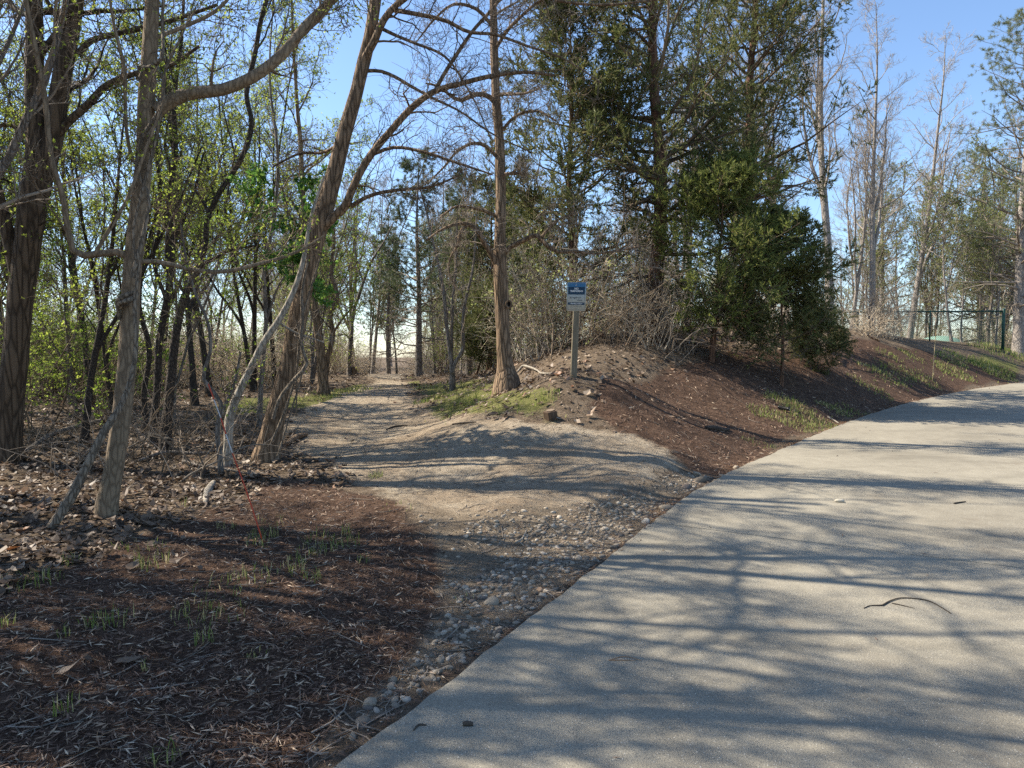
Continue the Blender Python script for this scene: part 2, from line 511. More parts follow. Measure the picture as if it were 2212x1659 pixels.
# ------------------------------------------------------------------ ground sheet
def make_ground():
    t = NT('forest ground')
    z = t.n('Attribute', _attribute_name='zone')
    sep = t.n('SeparateColor', Color=z.outputs['Color'])
    s, m, g = sep.outputs[0], sep.outputs[1], sep.outputs[2]
    gv = z.outputs['Alpha']
    co = t.n('TexCoord').outputs['Object']
    n1 = t.noise(co, 0.9, 5); n2 = t.noise(co, 7.0, 6, .65); n3 = t.noise(co, 45.0, 5, .7); n4 = t.noise(co, 190.0, 3, .7)
    grain = t.math('ADD', t.math('MULTIPLY', n2, .45), t.math('MULTIPLY', n3, .55))
    vor = t.n('TexVoronoi', Vector=co, Scale=38.0).outputs['Distance']
    sand = t.ramp(grain, [(.28, (.15,.12,.088)), (.44, (.34,.28,.203)), (.60, (.47,.398,.298)), (.75, (.56,.49,.385))])
    sand = t.mix(t.ramp(n1, [(.42, (0,0,0)), (.62, (.55,.55,.55))]), sand, (.26,.19,.125))
    clod = t.noise(t.n('Mapping', Vector=co, Scale=(1, 2.2, 1)).outputs[0], 9.0, 6, .72)
    sand = t.mix(t.ramp(clod, [(.36, (.6,.6,.6)), (.52, (0,0,0))]), sand, (.22,.165,.11))
    bits = t.ramp(t.noise(t.n('Mapping', Vector=co, Scale=(1,3.5,1)).outputs[0], 30.0, 4, .8), [(.60, (0,0,0)), (.68, (.8,.8,.8))])
    sand = t.mix(bits, sand, (.085,.058,.038))
    mulch = t.ramp(grain, [(.32, (.025,.015,.010)), (.5, (.100,.061,.041)), (.68, (.22,.142,.097))])
    litter = t.ramp(grain, [(.32, (.04,.03,.021)), (.5, (.16,.12,.083)), (.68, (.31,.245,.178))])
    grass = t.ramp(grain, [(.3, (.05,.05,.02)), (.5, (.16,.16,.055)), (.7, (.32,.29,.13))])
    soil = t.ramp(grain, [(.3, (.09,.068,.048)), (.5, (.23,.182,.128)), (.7, (.36,.295,.215))])
    def w(a):
        v = t.math('ADD', a, t.math('MULTIPLY', t.math('SUBTRACT', n2, .5), .9))
        return t.n('MapRange', Value=v, i1=.35, i2=.65).outputs[0]
    c = t.mix(w(g), litter, grass)
    c = t.mix(w(m), c, mulch)
    c = t.mix(w(s), c, sand)
    c = t.mix(w(gv), c, soil)
    t.color(c); t.rough(0.95)
    t.b.inputs['Specular IOR Level'].default_value = 0.1
    h = t.math('ADD', t.math('ADD', t.math('MULTIPLY', n2, .8), t.math('MULTIPLY', n3, .6)), t.math('MULTIPLY', n4, .2))
    t.bump(t.math('ADD', h, t.math('MULTIPLY', clod, .6)), 1.0, 0.06)
    N = 165; b = 5.3; a = 3.0
    q = a * np.sinh(b * np.linspace(-1, 1, 2 * N + 1))
    X, Y = np.meshgrid(q + 0.5, q + 5.0, indexing='ij')
    x = X.ravel(); y = Y.ravel()
    V = np.stack([x, y, H(x, y)], -1)
    n = 2 * N + 1
    i = np.arange(n - 1)[:, None] * n + np.arange(n - 1)[None]
    F = np.stack([i, i + n, i + n + 1, i + 1], -1).reshape(-1, 4)
    me = build_mesh('ground', V, [F], t.m)
    s_, m_, g_, v_, _ = zones(x, y)
    at = me.attributes.new('zone', 'FLOAT_COLOR', 'POINT')
    at.data.foreach_set('color', np.stack([s_, m_, g_, v_], -1).astype(np.float32).ravel())
    tag(obj('ground', me), kind='structure')
make_ground()

# ------------------------------------------------------------------ concrete path in slabs
def make_concrete():
    t = NT('weathered exposed aggregate concrete')
    co = t.n('TexCoord').outputs['Object']
    big = t.noise(co, .55, 5, .6); med = t.noise(co, 5.0, 5, .6); fine = t.noise(co, 140.0, 3, .7)
    base = t.ramp(t.math('ADD', t.math('MULTIPLY', big, .6), t.math('MULTIPLY', med, .4)), [(.32, (.205,.182,.14)), (.5, (.275,.247,.19)), (.68, (.34,.308,.238))])
    base = t.mix(t.ramp(fine, [(.35, (.75,.75,.75)), (.5, (0,0,0))]), base, (.105,.098,.085))
    vo = t.n('TexVoronoi', Vector=co, Scale=75.0, Randomness=1.0)
    spk = t.ramp(vo.outputs['Distance'], [(.16, (1,1,1)), (.30, (0,0,0))])
    rnd = t.n('SeparateColor', Color=vo.outputs['Color']).outputs[0]
    agg = t.ramp(rnd, [(0, (.11,.105,.095)), (.45, (.27,.25,.21)), (.75, (.46,.42,.34)), (1, (.66,.62,.54))])
    base = t.mix(t.math('MULTIPLY', spk, .75), base, agg)
    stain = t.ramp(t.noise(co, 1.7, 6, .7), [(.58, (0,0,0)), (.70, (.5,.5,.5))])
    base = t.mix(stain, base, (.17,.14,.105))
    dark_patch = t.ramp(t.noise(t.n('Mapping', Vector=co, Scale=(.5, 1.6, 1)).outputs[0], .9, 6, .65), [(.52, (0,0,0)), (.66, (.45,.45,.45))])  # broad random darker patches, drawn out along X
    base = t.mix(dark_patch, base, (.15,.135,.105))
    t.color(base); t.rough(.9); t.b.inputs['Specular IOR Level'].default_value = .15
    t.bump(t.math('ADD', t.math('MULTIPLY', fine, .7), t.math('MULTIPLY', spk, .5)), .55, .006)
    root = tag(obj('concrete_path', None), kind='structure')
    root.empty_display_size = .3
    # arc length of the joint that shows
    j = hit(1388, 1142)
    _, aj = edge_dist(np.array([j[0]]), np.array([j[1]]))
    cuts = [0.4] + [float(aj[0]) + 6.2 * k for k in range(-3, 9) if 0.6 < float(aj[0]) + 6.2 * k < ARC[-1] - 1] + [ARC[-1] - .5]
    for c0, c1 in zip(cuts[:-1], cuts[1:]):
        na = 140; nb = 12
        s = np.linspace(c0 + .007, c1 - .007, na)
        ex = np.interp(s, ARC, EDGE[:, 0]); ey = np.interp(s, ARC, EDGE[:, 1])
        tx = np.interp(s, ARC, ET[:, 0]); ty = np.interp(s, ARC, ET[:, 1])
        wv = np.concatenate([[0, .008], np.linspace(.05, PATH_W, nb - 2)])
        jit = .03 * vnoise(s * 2.3, s * 0, 61) + .02 * vnoise(s * 9, s * 0, 62)
        X = ex[:, None] + ty[:, None] * (wv[None] + jit[:, None]); Y = ey[:, None] - tx[:, None] * (wv[None] + jit[:, None])
        Z = zc(Y) + .004 * vnoise(X / .8, Y / .8, 63)
        Z[:, 0] -= .008; Z[0] -= .005; Z[-1] -= .005
        top = np.stack([X, Y, Z], -1)
        bot = top.copy(); bot[..., 2] -= .12
        V = np.concatenate([top.reshape(-1, 3), bot.reshape(-1, 3)])
        i = np.arange(na - 1)[:, None] * nb + np.arange(nb - 1)[None]
        ft = np.stack([i, i + 1, i + nb + 1, i + nb], -1).reshape(-1, 4)[:, ::-1]
        n0 = na * nb
        def wall(idx):
            return np.stack([idx[:-1], idx[1:], idx[1:] + n0, idx[:-1] + n0], -1)
        el = np.arange(na) * nb; er = el + nb - 1; e0 = np.arange(nb); e1 = (na - 1) * nb + e0
        obj('slab', build_mesh('slab', V, [ft, wall(el), wall(er)[:, ::-1], wall(e0)[:, ::-1], wall(e1)], t.m, False), root)
make_concrete()

# ------------------------------------------------------------------ scatter helpers
def cloud(n, rmin=2.4, rmax=34, half=46):
    r = np.exp(rng.uniform(math.log(rmin), math.log(rmax), n)); a = np.radians(rng.uniform(-half, half, n))
    return r * np.sin(a), r * np.cos(a)

def in_poly(n, poly):
    P = np.asarray(poly); out = np.empty((0, 2))
    while len(out) < n:
        q = rng.uniform(P.min(0), P.max(0), (n, 2))
        out = np.vstack([out, q[poly_sd(q[:, 0], q[:, 1], P) > 0]])
    return out[:n, 0], out[:n, 1]

def slope_frame(x, y):
    e = .06
    zx = (H(x + e, y) - H(x - e, y)) / (2 * e); zy = (H(x, y + e) - H(x, y - e)) / (2 * e)
    return nrm(np.stack([-zx, -zy, np.ones(len(x))], -1))

# mulch chips: nobody could count them
def make_chips():
    x, y = cloud(190000, 2.3, 26)
    s, m, g, v, d = zones(x, y)
    keep = (d < -0.03) & (rng.random(len(x)) < (m * (1 - .9 * s) * (1 - .85 * v) + .05 * (1 - s) + .03 * s)) 
    x = x[keep]; y = y[keep]
    q = rng.uniform(ARC[55], ARC[190], 2600); of = np.abs(rng.normal(size=2600)) * .10 * np.clip(.3 + 2.2 * vnoise(q / .9, q * 0, 95), .1, 1.6) - .05
    far_ = rng.random(2600) < .05; of = np.where(far_, rng.random(2600) * 3.5, of)
    x = np.concatenate([x, np.interp(q, ARC, EDGE[:, 0]) + np.interp(q, ARC, ET[:, 1]) * of]); y = np.concatenate([y, np.interp(q, ARC, EDGE[:, 1]) - np.interp(q, ARC, ET[:, 0]) * of])
    r = np.hypot(x, y)
    n = len(x)
    L = (.016 + .055 * rng.random(n) ** 2.2) * (1 + .06 * np.maximum(r - 4, 0)); Wd = L * (.07 + .14 * rng.random(n))
    nor = nrm(np.where((edge_dist(x, y)[0] > -.1)[:, None], np.array([[0, 0, 1.]]), slope_frame(x, y)) + .28 * rng.normal(size=(n, 3)))
    dr = nrm(np.cross(nor, rng.normal(size=(n, 3))))
    sd = np.cross(nor, dr)
    dd, _ = edge_dist(x, y)
    c = np.stack([x, y, np.where(dd > -.02, zc(y) + .004, H(x, y) + .006 + .014 * rng.random(n))], -1)
    p0 = c - dr * L[:, None] * .5; p1 = c + dr * L[:, None] * .5
    k = (rng.random(n) - .5)[:, None] * .3 * L[:, None]
    a = c + dr * k + sd * Wd[:, None] * .5; b = c + dr * k - sd * Wd[:, None] * .5; t = c + dr * k + nor * Wd[:, None] * .45
    V = np.stack([p0, p1, a, b, t], 1)
    o = (np.arange(n) * 5)[:, None]
    F = np.concatenate([o + np.array(f)[None] for f in ((0,3,4),(3,1,4),(1,2,4),(2,0,4))])
    me = build_mesh('mulch_chips', V.reshape(-1, 3), [F], M['chip'], False)
    tag(obj('bark_mulch', me), 'reddish brown shredded bark mulch covering the banks beside the concrete path', 'mulch', kind='stuff')
make_chips()

# fallen leaves
def leaf_shape():
    k = 8
    a = np.linspace(0, 2 * math.pi, k, endpoint=False)
    r = np.array([1.1, .72, .95, .70, .8, .70, .95, .72])
    return np.stack([np.cos(a) * r * .62, np.sin(a) * r * .42], -1)

def leaf_geo(n, size, curl):
    """n curled leaves with a lobed outline, local coordinates"""
    o = leaf_shape()
    k = len(o)
    jit = 1 + .22 * rng.normal(size=(n, k))
    xy = o[None] * jit[..., None] * size[:, None, None]
    c1 = curl[:, None] / size[:, None]
    z = c1 * (xy[..., 0] ** 2 * .9 + xy[..., 1] ** 2 * 1.8) * rng.choice([-1, 1], n, p=[.3, .7])[:, None] + .06 * size[:, None] * rng.normal(size=(n, k))
    V = np.concatenate([np.zeros((n, 1, 3)), np.concatenate([xy, z[..., None]], -1)], 1)
    F = np.array([[0, 1 + i, 1 + (i + 1) % k] for i in range(k)])
    return V, F

def scatter_leaves(x, y, zoff, size):
    n = len(x)
    V, F = leaf_geo(n, size, .15 + .8 * rng.random(n))
    nor = nrm(slope_frame(x, y) + (.24 * rng.normal(size=(n, 3))))
    dr = nrm(np.cross(nor, rng.normal(size=(n, 3)))); sd = np.cross(nor, dr)
    R = np.stack([dr, sd, nor], 1)
    W = np.einsum('nkj,njl->nkl', V, R) + np.stack([x, y, H(x, y) + zoff], -1)[:, None]
    return W, F

def make_litter():
    x, y = cloud(75000, 3, 28, 50)
    s, m, g, v, d = zones(x, y)
    left = (x < -0.8) | (y > 10)
    w = (1 - s) * (1 - m) * (1 - v) * (1 - .8 * g) * sstep(-.6, -1.8, d) + .012 * m * (d < -.8) + .006 * s
    mound = sstep(.7, 1.1, H(x, y)) * (1 - m) * .7
    keep = (d < -.1) & ((x < -1.9) | (y > 9.3)) & (rng.random(len(x)) < np.clip(w * .7 * np.where((x > 0) & (y < 17), .3, 1) + .5 * mound, 0, 1))
    # the scrub thins to bare sand at the mound's flank
    x = x[keep]; y = y[keep]
    r = np.hypot(x, y); o = np.argsort(r); x = x[o]; y = y[o]; r = r[o]
    n = len(x)
    size = (.04 + .075 * rng.random(n) ** 1.4) * (1 + .02 * np.maximum(r - 5, 0))
    W, F = scatter_leaves(x, y, .012 + .03 * rng.random(n), size)
    ang = np.abs(np.arctan2(x, y)) < math.radians(34)
    near = np.where(ang & (size > .06))[0][:300]
    rest = np.setdiff1d(np.arange(n), near)
    k = W.shape[1]
    me = build_mesh('leaf_litter', W[rest].reshape(-1, 3), [((np.arange(len(rest)) * k)[:, None, None] + F[None]).reshape(-1, 3)], M['dead_leaf'], False)
    root = tag(obj('leaf_litter', me), 'layer of curled brown and pale fallen leaves under the trees', 'leaves', kind='stuff')
    for i in near:
        c = W[i, 0]
        obj('leaf', build_mesh('leaf', W[i] - c, [F], M['dead_leaf'], False), root, c)
make_litter()

# river stones in the strip along the concrete
def ico(sub=1):
    import bmesh
    bm = bmesh.new(); bmesh.ops.create_icosphere(bm, subdivisions=sub, radius=1.0)
    V = np.array([v.co[:] for v in bm.verts]); F = np.array([[v.index for v in f.verts] for f in bm.faces]); bm.free()
    return V, F

def make_stones():
    t = NT('river stone')
    r = t.n('NewGeometry').outputs['Random Per Island']; oi = t.n('ObjectInfo').outputs['Random']
    co = t.n('TexCoord').outputs['Object']
    sel = t.math('FRACT', t.math('ADD', r, oi))
    c = t.ramp(sel, [(0, (.10,.085,.068)), (.22, (.20,.165,.122)), (.48, (.30,.248,.18)), (.7, (.40,.335,.25)), (.88, (.56,.49,.39)), (.95, (.28,.19,.125)), (1, (.11,.10,.09))])
    c = t.mix(t.math('MULTIPLY', t.noise(co, 22, 5, .65), .55), c, (.12,.10,.08))
    t.color(c); t.rough(.75); t.bump(t.noise(co, 60, 4), .35, .006)
    root = tag(obj('gravel_strip', None), kind='structure')
    V0, F0 = ico(2)
    protos = []
    for k in range(9):
        d = 1 + .75 * vnoise(V0[:, 0] * 1.4 + k * 7, V0[:, 1] * 1.4 + V0[:, 2] * 1.9, 70 + k)
        v = V0 * d[:, None]
        v = np.sign(v) * np.abs(v) ** (.86 + .1 * rng.random())
        v[:, 2] *= .38 + .22 * rng.random(); v[:, 1] *= .55 + .35 * rng.random()
        protos.append(build_mesh('stone', v, [F0], t.m))
    big = [(1512,1042,.17,.10),(1482,1052,.16,.12),(1530,1052,.13,.09),(1562,1030,.12,.08),(1590,1012,.10,.07),(1442,1100,.17,.09),(1395,1130,.11,.07),
           (1060,1305,.11,.07),(1145,1300,.055,.04),(1105,1292,.06,.04),(875,1515,.06,.04),(905,1498,.05,.035),(800,1525,.07,.05),(780,1570,.085,.05),
           (985,1268,.06,.045),(1505,1027,.14,.08),(1545,1046,.12,.07),(1330,1105,.09,.06),(1460,1088,.12,.07),(1180,1215,.07,.05),(1265,1205,.06,.05),
           (762,1605,.05,.035),(945,1368,.055,.04),(930,1350,.05,.04)]
    P = []
    for u, v, rx, ry in big:
        p = hit(u, v); P.append((p[0], p[1], rx * .5))
    x, y = in_poly(6500, GRAVEL)
    s, m, g, v, d = zones(x, y)
    patch = sstep(-.16, .22, vnoise(x / .7, y / .7, 88) + .5 * vnoise(x / .28, y / .28, 89) + .42 * sstep(-1.5, -.25, d) - .24)
    keep = (d < -.03) & (rng.random(len(x)) < .06 + .8 * patch)
    x = x[keep]; y = y[keep]
    sz = .006 + .026 * rng.random(len(x)) ** 3.0
    for a, b, c in zip(x, y, sz): P.append((a, b, c))
    xs, ys = cloud(2600, 2.6, 14, 30)
    s, m, g, v, d = zones(xs, ys)
    k = (d < -.03) & (d > -1.1) & (ys < 9) & (rng.random(len(xs)) < .05)
    for a, b in zip(xs[k], ys[k]): P.append((a, b, .008 + .014 * rng.random()))
    P = np.array(P)
    app = P[:, 2] / np.hypot(P[:, 0], P[:, 1]); app[:len(big)] = 9
    o = np.argsort(-app); P = P[o]
    z = H(P[:, 0], P[:, 1]) + P[:, 2] * (-.12 + .30 * rng.random(len(P)))
    for i in range(300):
        ob = obj('stone', protos[i % 9], root, (P[i, 0], P[i, 1], z[i]))
        ob.scale = (P[i, 2],) * 3; ob.rotation_euler = (rng.normal() * .25, rng.normal() * .25, rng.random() * 6.28)
    V1, F1 = ico(1)
    Q = P[300:]; n = len(Q)
    sc = Q[:, 2][:, None] * np.stack([np.ones(n), .65 + .35 * rng.random(n), .35 + .28 * rng.random(n)], -1)
    W = V1[None] * (1 + .12 * rng.normal(size=(n, len(V1), 1))) * sc[:, None]
    a = rng.random(n) * 6.28; ca, sa = np.cos(a)[:, None], np.sin(a)[:, None]
    W = np.stack([W[..., 0] * ca - W[..., 1] * sa, W[..., 0] * sa + W[..., 1] * ca, W[..., 2]], -1) + np.stack([Q[:, 0], Q[:, 1], z[300:]], -1)[:, None]
    F = ((np.arange(n) * len(V1))[:, None, None] + F1[None]).reshape(-1, 3)
    tag(obj('pebbles', build_mesh('pebbles', W.reshape(-1, 3), [F], t.m), root), kind='stuff')
make_stones()

# dry pine straw lying along the concrete's edge and over the mulch
def make_straw():
    P = []
    s = rng.uniform(ARC[60], ARC[160], 5200)
    ex = np.interp(s, ARC, EDGE[:, 0]); ey = np.interp(s, ARC, EDGE[:, 1]); tx = np.interp(s, ARC, ET[:, 0]); ty = np.interp(s, ARC, ET[:, 1])
    off = -.02 - .10 * np.abs(rng.normal(size=len(s)))
    k = rng.random(len(s)) < np.clip(.35 + 1.6 * vnoise(s / .7, s * 0, 90), .05, 1)
    x1 = (ex + ty * off)[k]; y1 = (ey - tx * off)[k]
    al1 = np.arctan2(ty, tx)[k] + .5 * rng.normal(size=k.sum())
    cx, cy = cloud(9000, 2.5, 22, 44)
    z = zones(cx, cy); kk = (z[4] < -.03) & (rng.random(len(cx)) < .35 + .3 * z[3])
    x = np.concatenate([x1, cx[kk]]); y = np.concatenate([y1, cy[kk]]); al = np.concatenate([al1, rng.random(kk.sum()) * 6.28])
    n = len(x)
    L = .06 + .09 * rng.random(n)
    t = np.linspace(-.5, .5, 4)
    bend = rng.normal(size=n) * .8
    ang = al[:, None] + bend[:, None] * t[None]
    px = x[:, None] + np.cos(ang) * L[:, None] * t[None]; py = y[:, None] + np.sin(ang) * L[:, None] * t[None]
    pz = H(px.ravel(), py.ravel()).reshape(px.shape) + .012 + .012 * rng.random((n, 1))
    # straw that strays over the slab lies on the slab
    d, _ = edge_dist(px.ravel(), py.ravel())
    pz = np.where(d.reshape(px.shape) > -.01, zc(py) + .006, pz)
    m = Mesh(); m.tubes(np.stack([px, py, pz], -1), np.full((n, 4), .0011), 3)
    tag(obj('pine_straw', m.mesh('pine_straw', M['straw'])), 'dry reddish pine straw gathered along the concrete edge', 'pine straw', kind='stuff')
make_straw()

# little sticks and bark bits strewn over sand and litter
def make_litter_sticks():
    x, y = cloud(12000, 2.6, 28, 46)
    s, m, g, v, d = zones(x, y)
    keep = (d < -.05) & (rng.random(len(x)) < .25 + .45 * s + .25 * (1 - s) * (1 - m))
    x = x[keep]; y = y[keep]; n = len(x)
    L = .05 + .28 * rng.random(n) ** 2.5; al = rng.random(n) * 6.28; b = rng.normal(size=n) * .5
    t = np.linspace(-.5, .5, 4)
    ang = al[:, None] + b[:, None] * t[None]
    px = x[:, None] + np.cos(ang) * L[:, None] * t; py = y[:, None] + np.sin(ang) * L[:, None] * t
    pz = H(px.ravel(), py.ravel()).reshape(px.shape) + .008
    R = (.0018 + .0035 * rng.random((n, 1)) * (L[:, None] > .1)) * np.array([1, .95, .85, .5])[None]
    mm = Mesh(); mm.tubes(np.stack([px, py, pz], -1), R, 3)
    tag(obj('twig_litter', mm.mesh('twig_litter', M['twig_grey'])), 'small broken twigs strewn over the sandy trail and leaf litter', 'twigs', kind='stuff')
make_litter_sticks()

# grass
def blades(m, x, y, hgt, lean=.45, wd=.0045):
    n = len(x)
    z = H(x, y) - .005
    a = rng.random(n) * 6.28
    d = np.stack([np.cos(a), np.sin(a), np.zeros(n)], -1)
    sd = np.stack([-np.sin(a), np.cos(a), np.zeros(n)], -1)
    ln = (lean * rng.random(n))[:, None]
    b = np.stack([x, y, z], -1)
    h = hgt[:, None]
    mid = b + d * ln * h * .35 + np.array([0, 0, 1]) * h * .55
    tip = b + d * ln * h * 1.1 + np.array([0, 0, 1]) * h * (1 - .35 * ln)
    w = np.broadcast_to(np.asarray(wd), (n,))[:, None]
    V = np.stack([b - sd * w, b + sd * w, mid + sd * w * .8, mid - sd * w * .8, tip], 1)
    o = (np.arange(n) * 5)[:, None]
    m.add(V, [o + np.array([[0, 1, 2, 3]]), o + np.array([[3, 2, 4]])])

def tuft(m, u, v, n, rad, hgt, y=None):
    p = hit(u, v); n = int(n * .8)
    if v < 1000: hgt *= .62; rad *= 1.15
    r = rad * np.sqrt(rng.random(n)); a = rng.random(n) * 6.28
    r2 = np.hypot(p[0], p[1])
    blades(m, p[0] + r * np.cos(a), p[1] + r * np.sin(a), hgt * (.5 + .7 * rng.random(n)), .6, max(.0028, .00036 * r2))

def make_grass():
    m = Mesh()
    x, y = cloud(60000, 6, 32, 42)
    s, mu, g, v, d = zones(x, y)
    k = (d < -.1) & (rng.random(len(x)) < g * .45 * (1 - .7 * s) * (vnoise(x / .5, y / .5, 91) > -.12))
    x = x[k]; y = y[k]; r = np.hypot(x, y)
    blades(m, x, y, .04 + .07 * rng.random(len(x)), .7, .003 + .00045 * r)
    for u, v, n, rad, hg in [(810,1030,60,.10,.10),(1000,878,260,.35,.16),(935,866,320,.4,.18),(1005,868,200,.3,.16),(1185,868,160,.16,.16),
            (1660,898,280,.35,.14),(1690,868,260,.35,.15),(1745,905,420,.45,.16),(1725,925,220,.3,.12),(1800,885,200,.35,.13),(1840,890,120,.3,.12),
            (1900,812,260,.6,.17),(1935,806,220,.5,.17),(2080,775,320,.6,.2),(2055,780,260,.5,.18),(2060,805,380,.6,.2),(2140,795,500,.7,.26),(2160,812,300,.5,.18),
            (1880,840,200,.5,.14),(1990,820,240,.5,.15),(2190,765,500,1.2,.3),(2150,760,300,.9,.25),(1970,770,160,.4,.16),(1780,930,160,.3,.10),(1920,775,140,.4,.15),
            (600,868,220,.5,.12),(680,862,300,.6,.14),(720,852,280,.7,.16),(760,846,200,.6,.14),(540,880,260,.7,.12),(1640,960,90,.25,.08)]:
        tuft(m, u, v, n, rad, hg)
    # thin blades pushing through the mulch in the foreground
    for u, v, n, rad, hg in [(570,1160,40,.12,.13),(560,1180,22,.1,.10),(330,1215,40,.16,.10),(310,1230,26,.1,.10),(150,1215,14,.06,.12),(450,1330,60,.22,.10),(500,1275,50,.25,.10),
            (440,1385,22,.06,.10),(250,1350,26,.12,.11),(215,1360,22,.1,.10),(720,1165,70,.25,.11),(690,1190,50,.2,.10),(745,1180,30,.12,.11),(600,1240,40,.2,.11),(680,1260,20,.08,.10),
            (140,1530,18,.07,.10),(315,1430,10,.03,.08),(355,1640,26,.07,.08),(560,1420,14,.07,.07),(60,1260,40,.2,.10),(90,1250,30,.15,.11),(490,1140,24,.1,.1),(400,1090,12,.04,.12),
            (780,1215,16,.06,.09),(640,1215,22,.1,.09),(20,1360,14,.05,.1),(130,1385,12,.05,.09),(300,1180,30,.2,.08),(600,1130,20,.2,.08),(860,1105,14,.2,.06),(1000,1290,12,.1,.05)]:
        tuft(m, u, v, n, rad, hg)
    tag(obj('grass', m.mesh('grass', M['grass'], False)), 'patchy short green grass and sprouting blades in the mulch and trail edges', 'grass', kind='stuff')
make_grass()
# ------------------------------------------------------------------ hand-laid trees near the camera
def px_path(pts, y, n=None, dy=0.0):
    """picture places with widths -> world polyline with radii; y may be a number or one per point"""
    k = len(pts)
    ys = np.full(k, float(y)) if np.isscalar(y) else np.interp(np.linspace(0, 1, k), np.linspace(0, 1, len(y)), y)
    P = np.array([np.append(D(p[0], p[1], yy), p[2] * (.84 if p[2] > 12 else .92) * yy / FPX * .5) for p, yy in zip(pts, ys)])
    if n is None:
        n = max(8, int(np.linalg.norm(np.diff(P[:, :3], axis=0), axis=1).sum() / .12))
    Q = spline(P, n)
    return Q[:, :3], np.maximum(Q[:, 3], .0025)

def flare(P, R, amount=.5, hgt=.35):
    d = P[:, 2] - P[0, 2]
    return R * (1 + amount * np.exp(-np.maximum(d, 0) / hgt * 2.2))

def wiggle(P, amp):
    n = len(P); t = np.arange(n)
    q = np.stack([vnoise(t / 6.0 + 9 * k, np.full(n, rng.random() * 99), 40 + k) for k in range(3)], -1)
    env = np.minimum(1, np.minimum(t, n - 1 - t) / 6.0)[:, None]
    return P + q * amp * env

def twig_levels(m, P, R, levels):
    """levels: list of spawn keyword dicts; draws and returns every level's batch"""
    out = []
    for kw in levels:
        kw = dict(kw); sides = kw.pop('sides', 3); src = kw.pop('src', -1)
        if out: P, R = out[src]
        Q, Rr = spawn(P, R, **kw)
        m.tubes(Q, Rr, sides)
        out.append((Q, Rr))
    return out

def leaves_on(m, batch, per, length, width, spread=1.0, tr=(.3, 1.0), cluster=1, upb=.2):
    P, R = batch
    Mn, n, _ = P.shape
    t = tr[0] + (tr[1] - tr[0]) * rng.random((Mn, per))
    idx = np.clip(t * (n - 1), 0, n - 1.001); i = idx.astype(int); f = (idx - i)[..., None]
    mm = np.arange(Mn)[:, None]
    pos = (P[mm, i] * (1 - f) + P[mm, i + 1] * f).reshape(-1, 3)
    tan = nrm(P[mm, i + 1] - P[mm, i]).reshape(-1, 3)
    pos = np.repeat(pos, cluster, 0); tan = np.repeat(tan, cluster, 0)
    d = nrm(tan + spread * rng.normal(size=tan.shape) + np.array([0, 0, upb]))
    s = .6 + .8 * rng.random(len(pos))
    m.kites(pos, d, length * s, width * s, .06)

def hand_tree(name, label, cat, trunk, limbs, mats, y, base_extra=None, group=None, crown=None, twigs=None, leaves=None, rough=.06, flare_amt=.5, leafmat='leaf_bud', extra=None, wig=.05, sides=16):
    """trunk and limbs as picture paths; crown = auto limbs on the part above"""
    P, R = px_path(trunk, y, None)
    P = wiggle(P, wig * .6)
    R = flare(P, R, flare_amt)
    b = P[0].copy(); b[2] = h1(b[0], b[1])
    P0 = P.copy(); P0[0, 2] = min(P0[0, 2], b[2]) - .12
    root = thing(name, label, cat, b, group)
    m = Mesh(); m.tubes(P0, R, sides, rough=rough)
    obj('trunk', m.mesh('trunk', M[mats[0]], origin=b), root)
    batches = []
    for L in limbs:
        yy = L[1] if len(L) > 1 else y
        q, r = px_path(L[0], yy)
        q = wiggle(q, wig)
        m = Mesh(); m.tubes(q, r, 9, rough=rough * .8)
        obj('limb', m.mesh('limb', M[mats[0]], origin=b), root)
        q2 = spline(np.hstack([q, r[:, None]]), 24)
        batches.append((q2[None, :, :3], q2[None, :, 3]))
    tm = Mesh(); lm = Mesh(); nl = 0
    src = list(batches)
    if crown:
        tp = spline(np.hstack([P, R[:, None]]), 40)
        Q, Rr = spawn(tp[None, :, :3], tp[None, :, 3], **crown)
        tm.tubes(Q, Rr, 6)
        src.append((Q, Rr))
    for Q, Rr in src:
        if twigs:
            out = twig_levels(tm, Q, Rr, twigs)
            if leaves:
                leaves_on(lm, out[-1], **leaves); nl = 1
    if extra: extra(tm, lm, P, R)
    if tm.n: obj('branches', tm.mesh('branches', M[mats[1]], origin=b), root)
    if lm.n: obj('foliage', lm.mesh('foliage', M[leafmat], False, origin=b), root)
    return root, b, (P, R)

TW = [dict(k=9, tr=(.15, 1), length=lambda t, L: .25 + .22 * L * (1.15 - t), ang=(30, 75), npts=7, wig=.22, up=.05, rs=.38, rmin=.003),
      dict(k=6, tr=(.15, 1), length=lambda t, L: .12 + .42 * L * (1.1 - t), ang=(25, 70), npts=5, wig=.25, up=.03, rs=.5, rmin=.0025),
      dict(k=4, tr=(.2, 1), length=lambda t, L: .06 + .42 * L, ang=(25, 65), npts=3, wig=.25, up=.03, rs=.6, rmin=.002)]

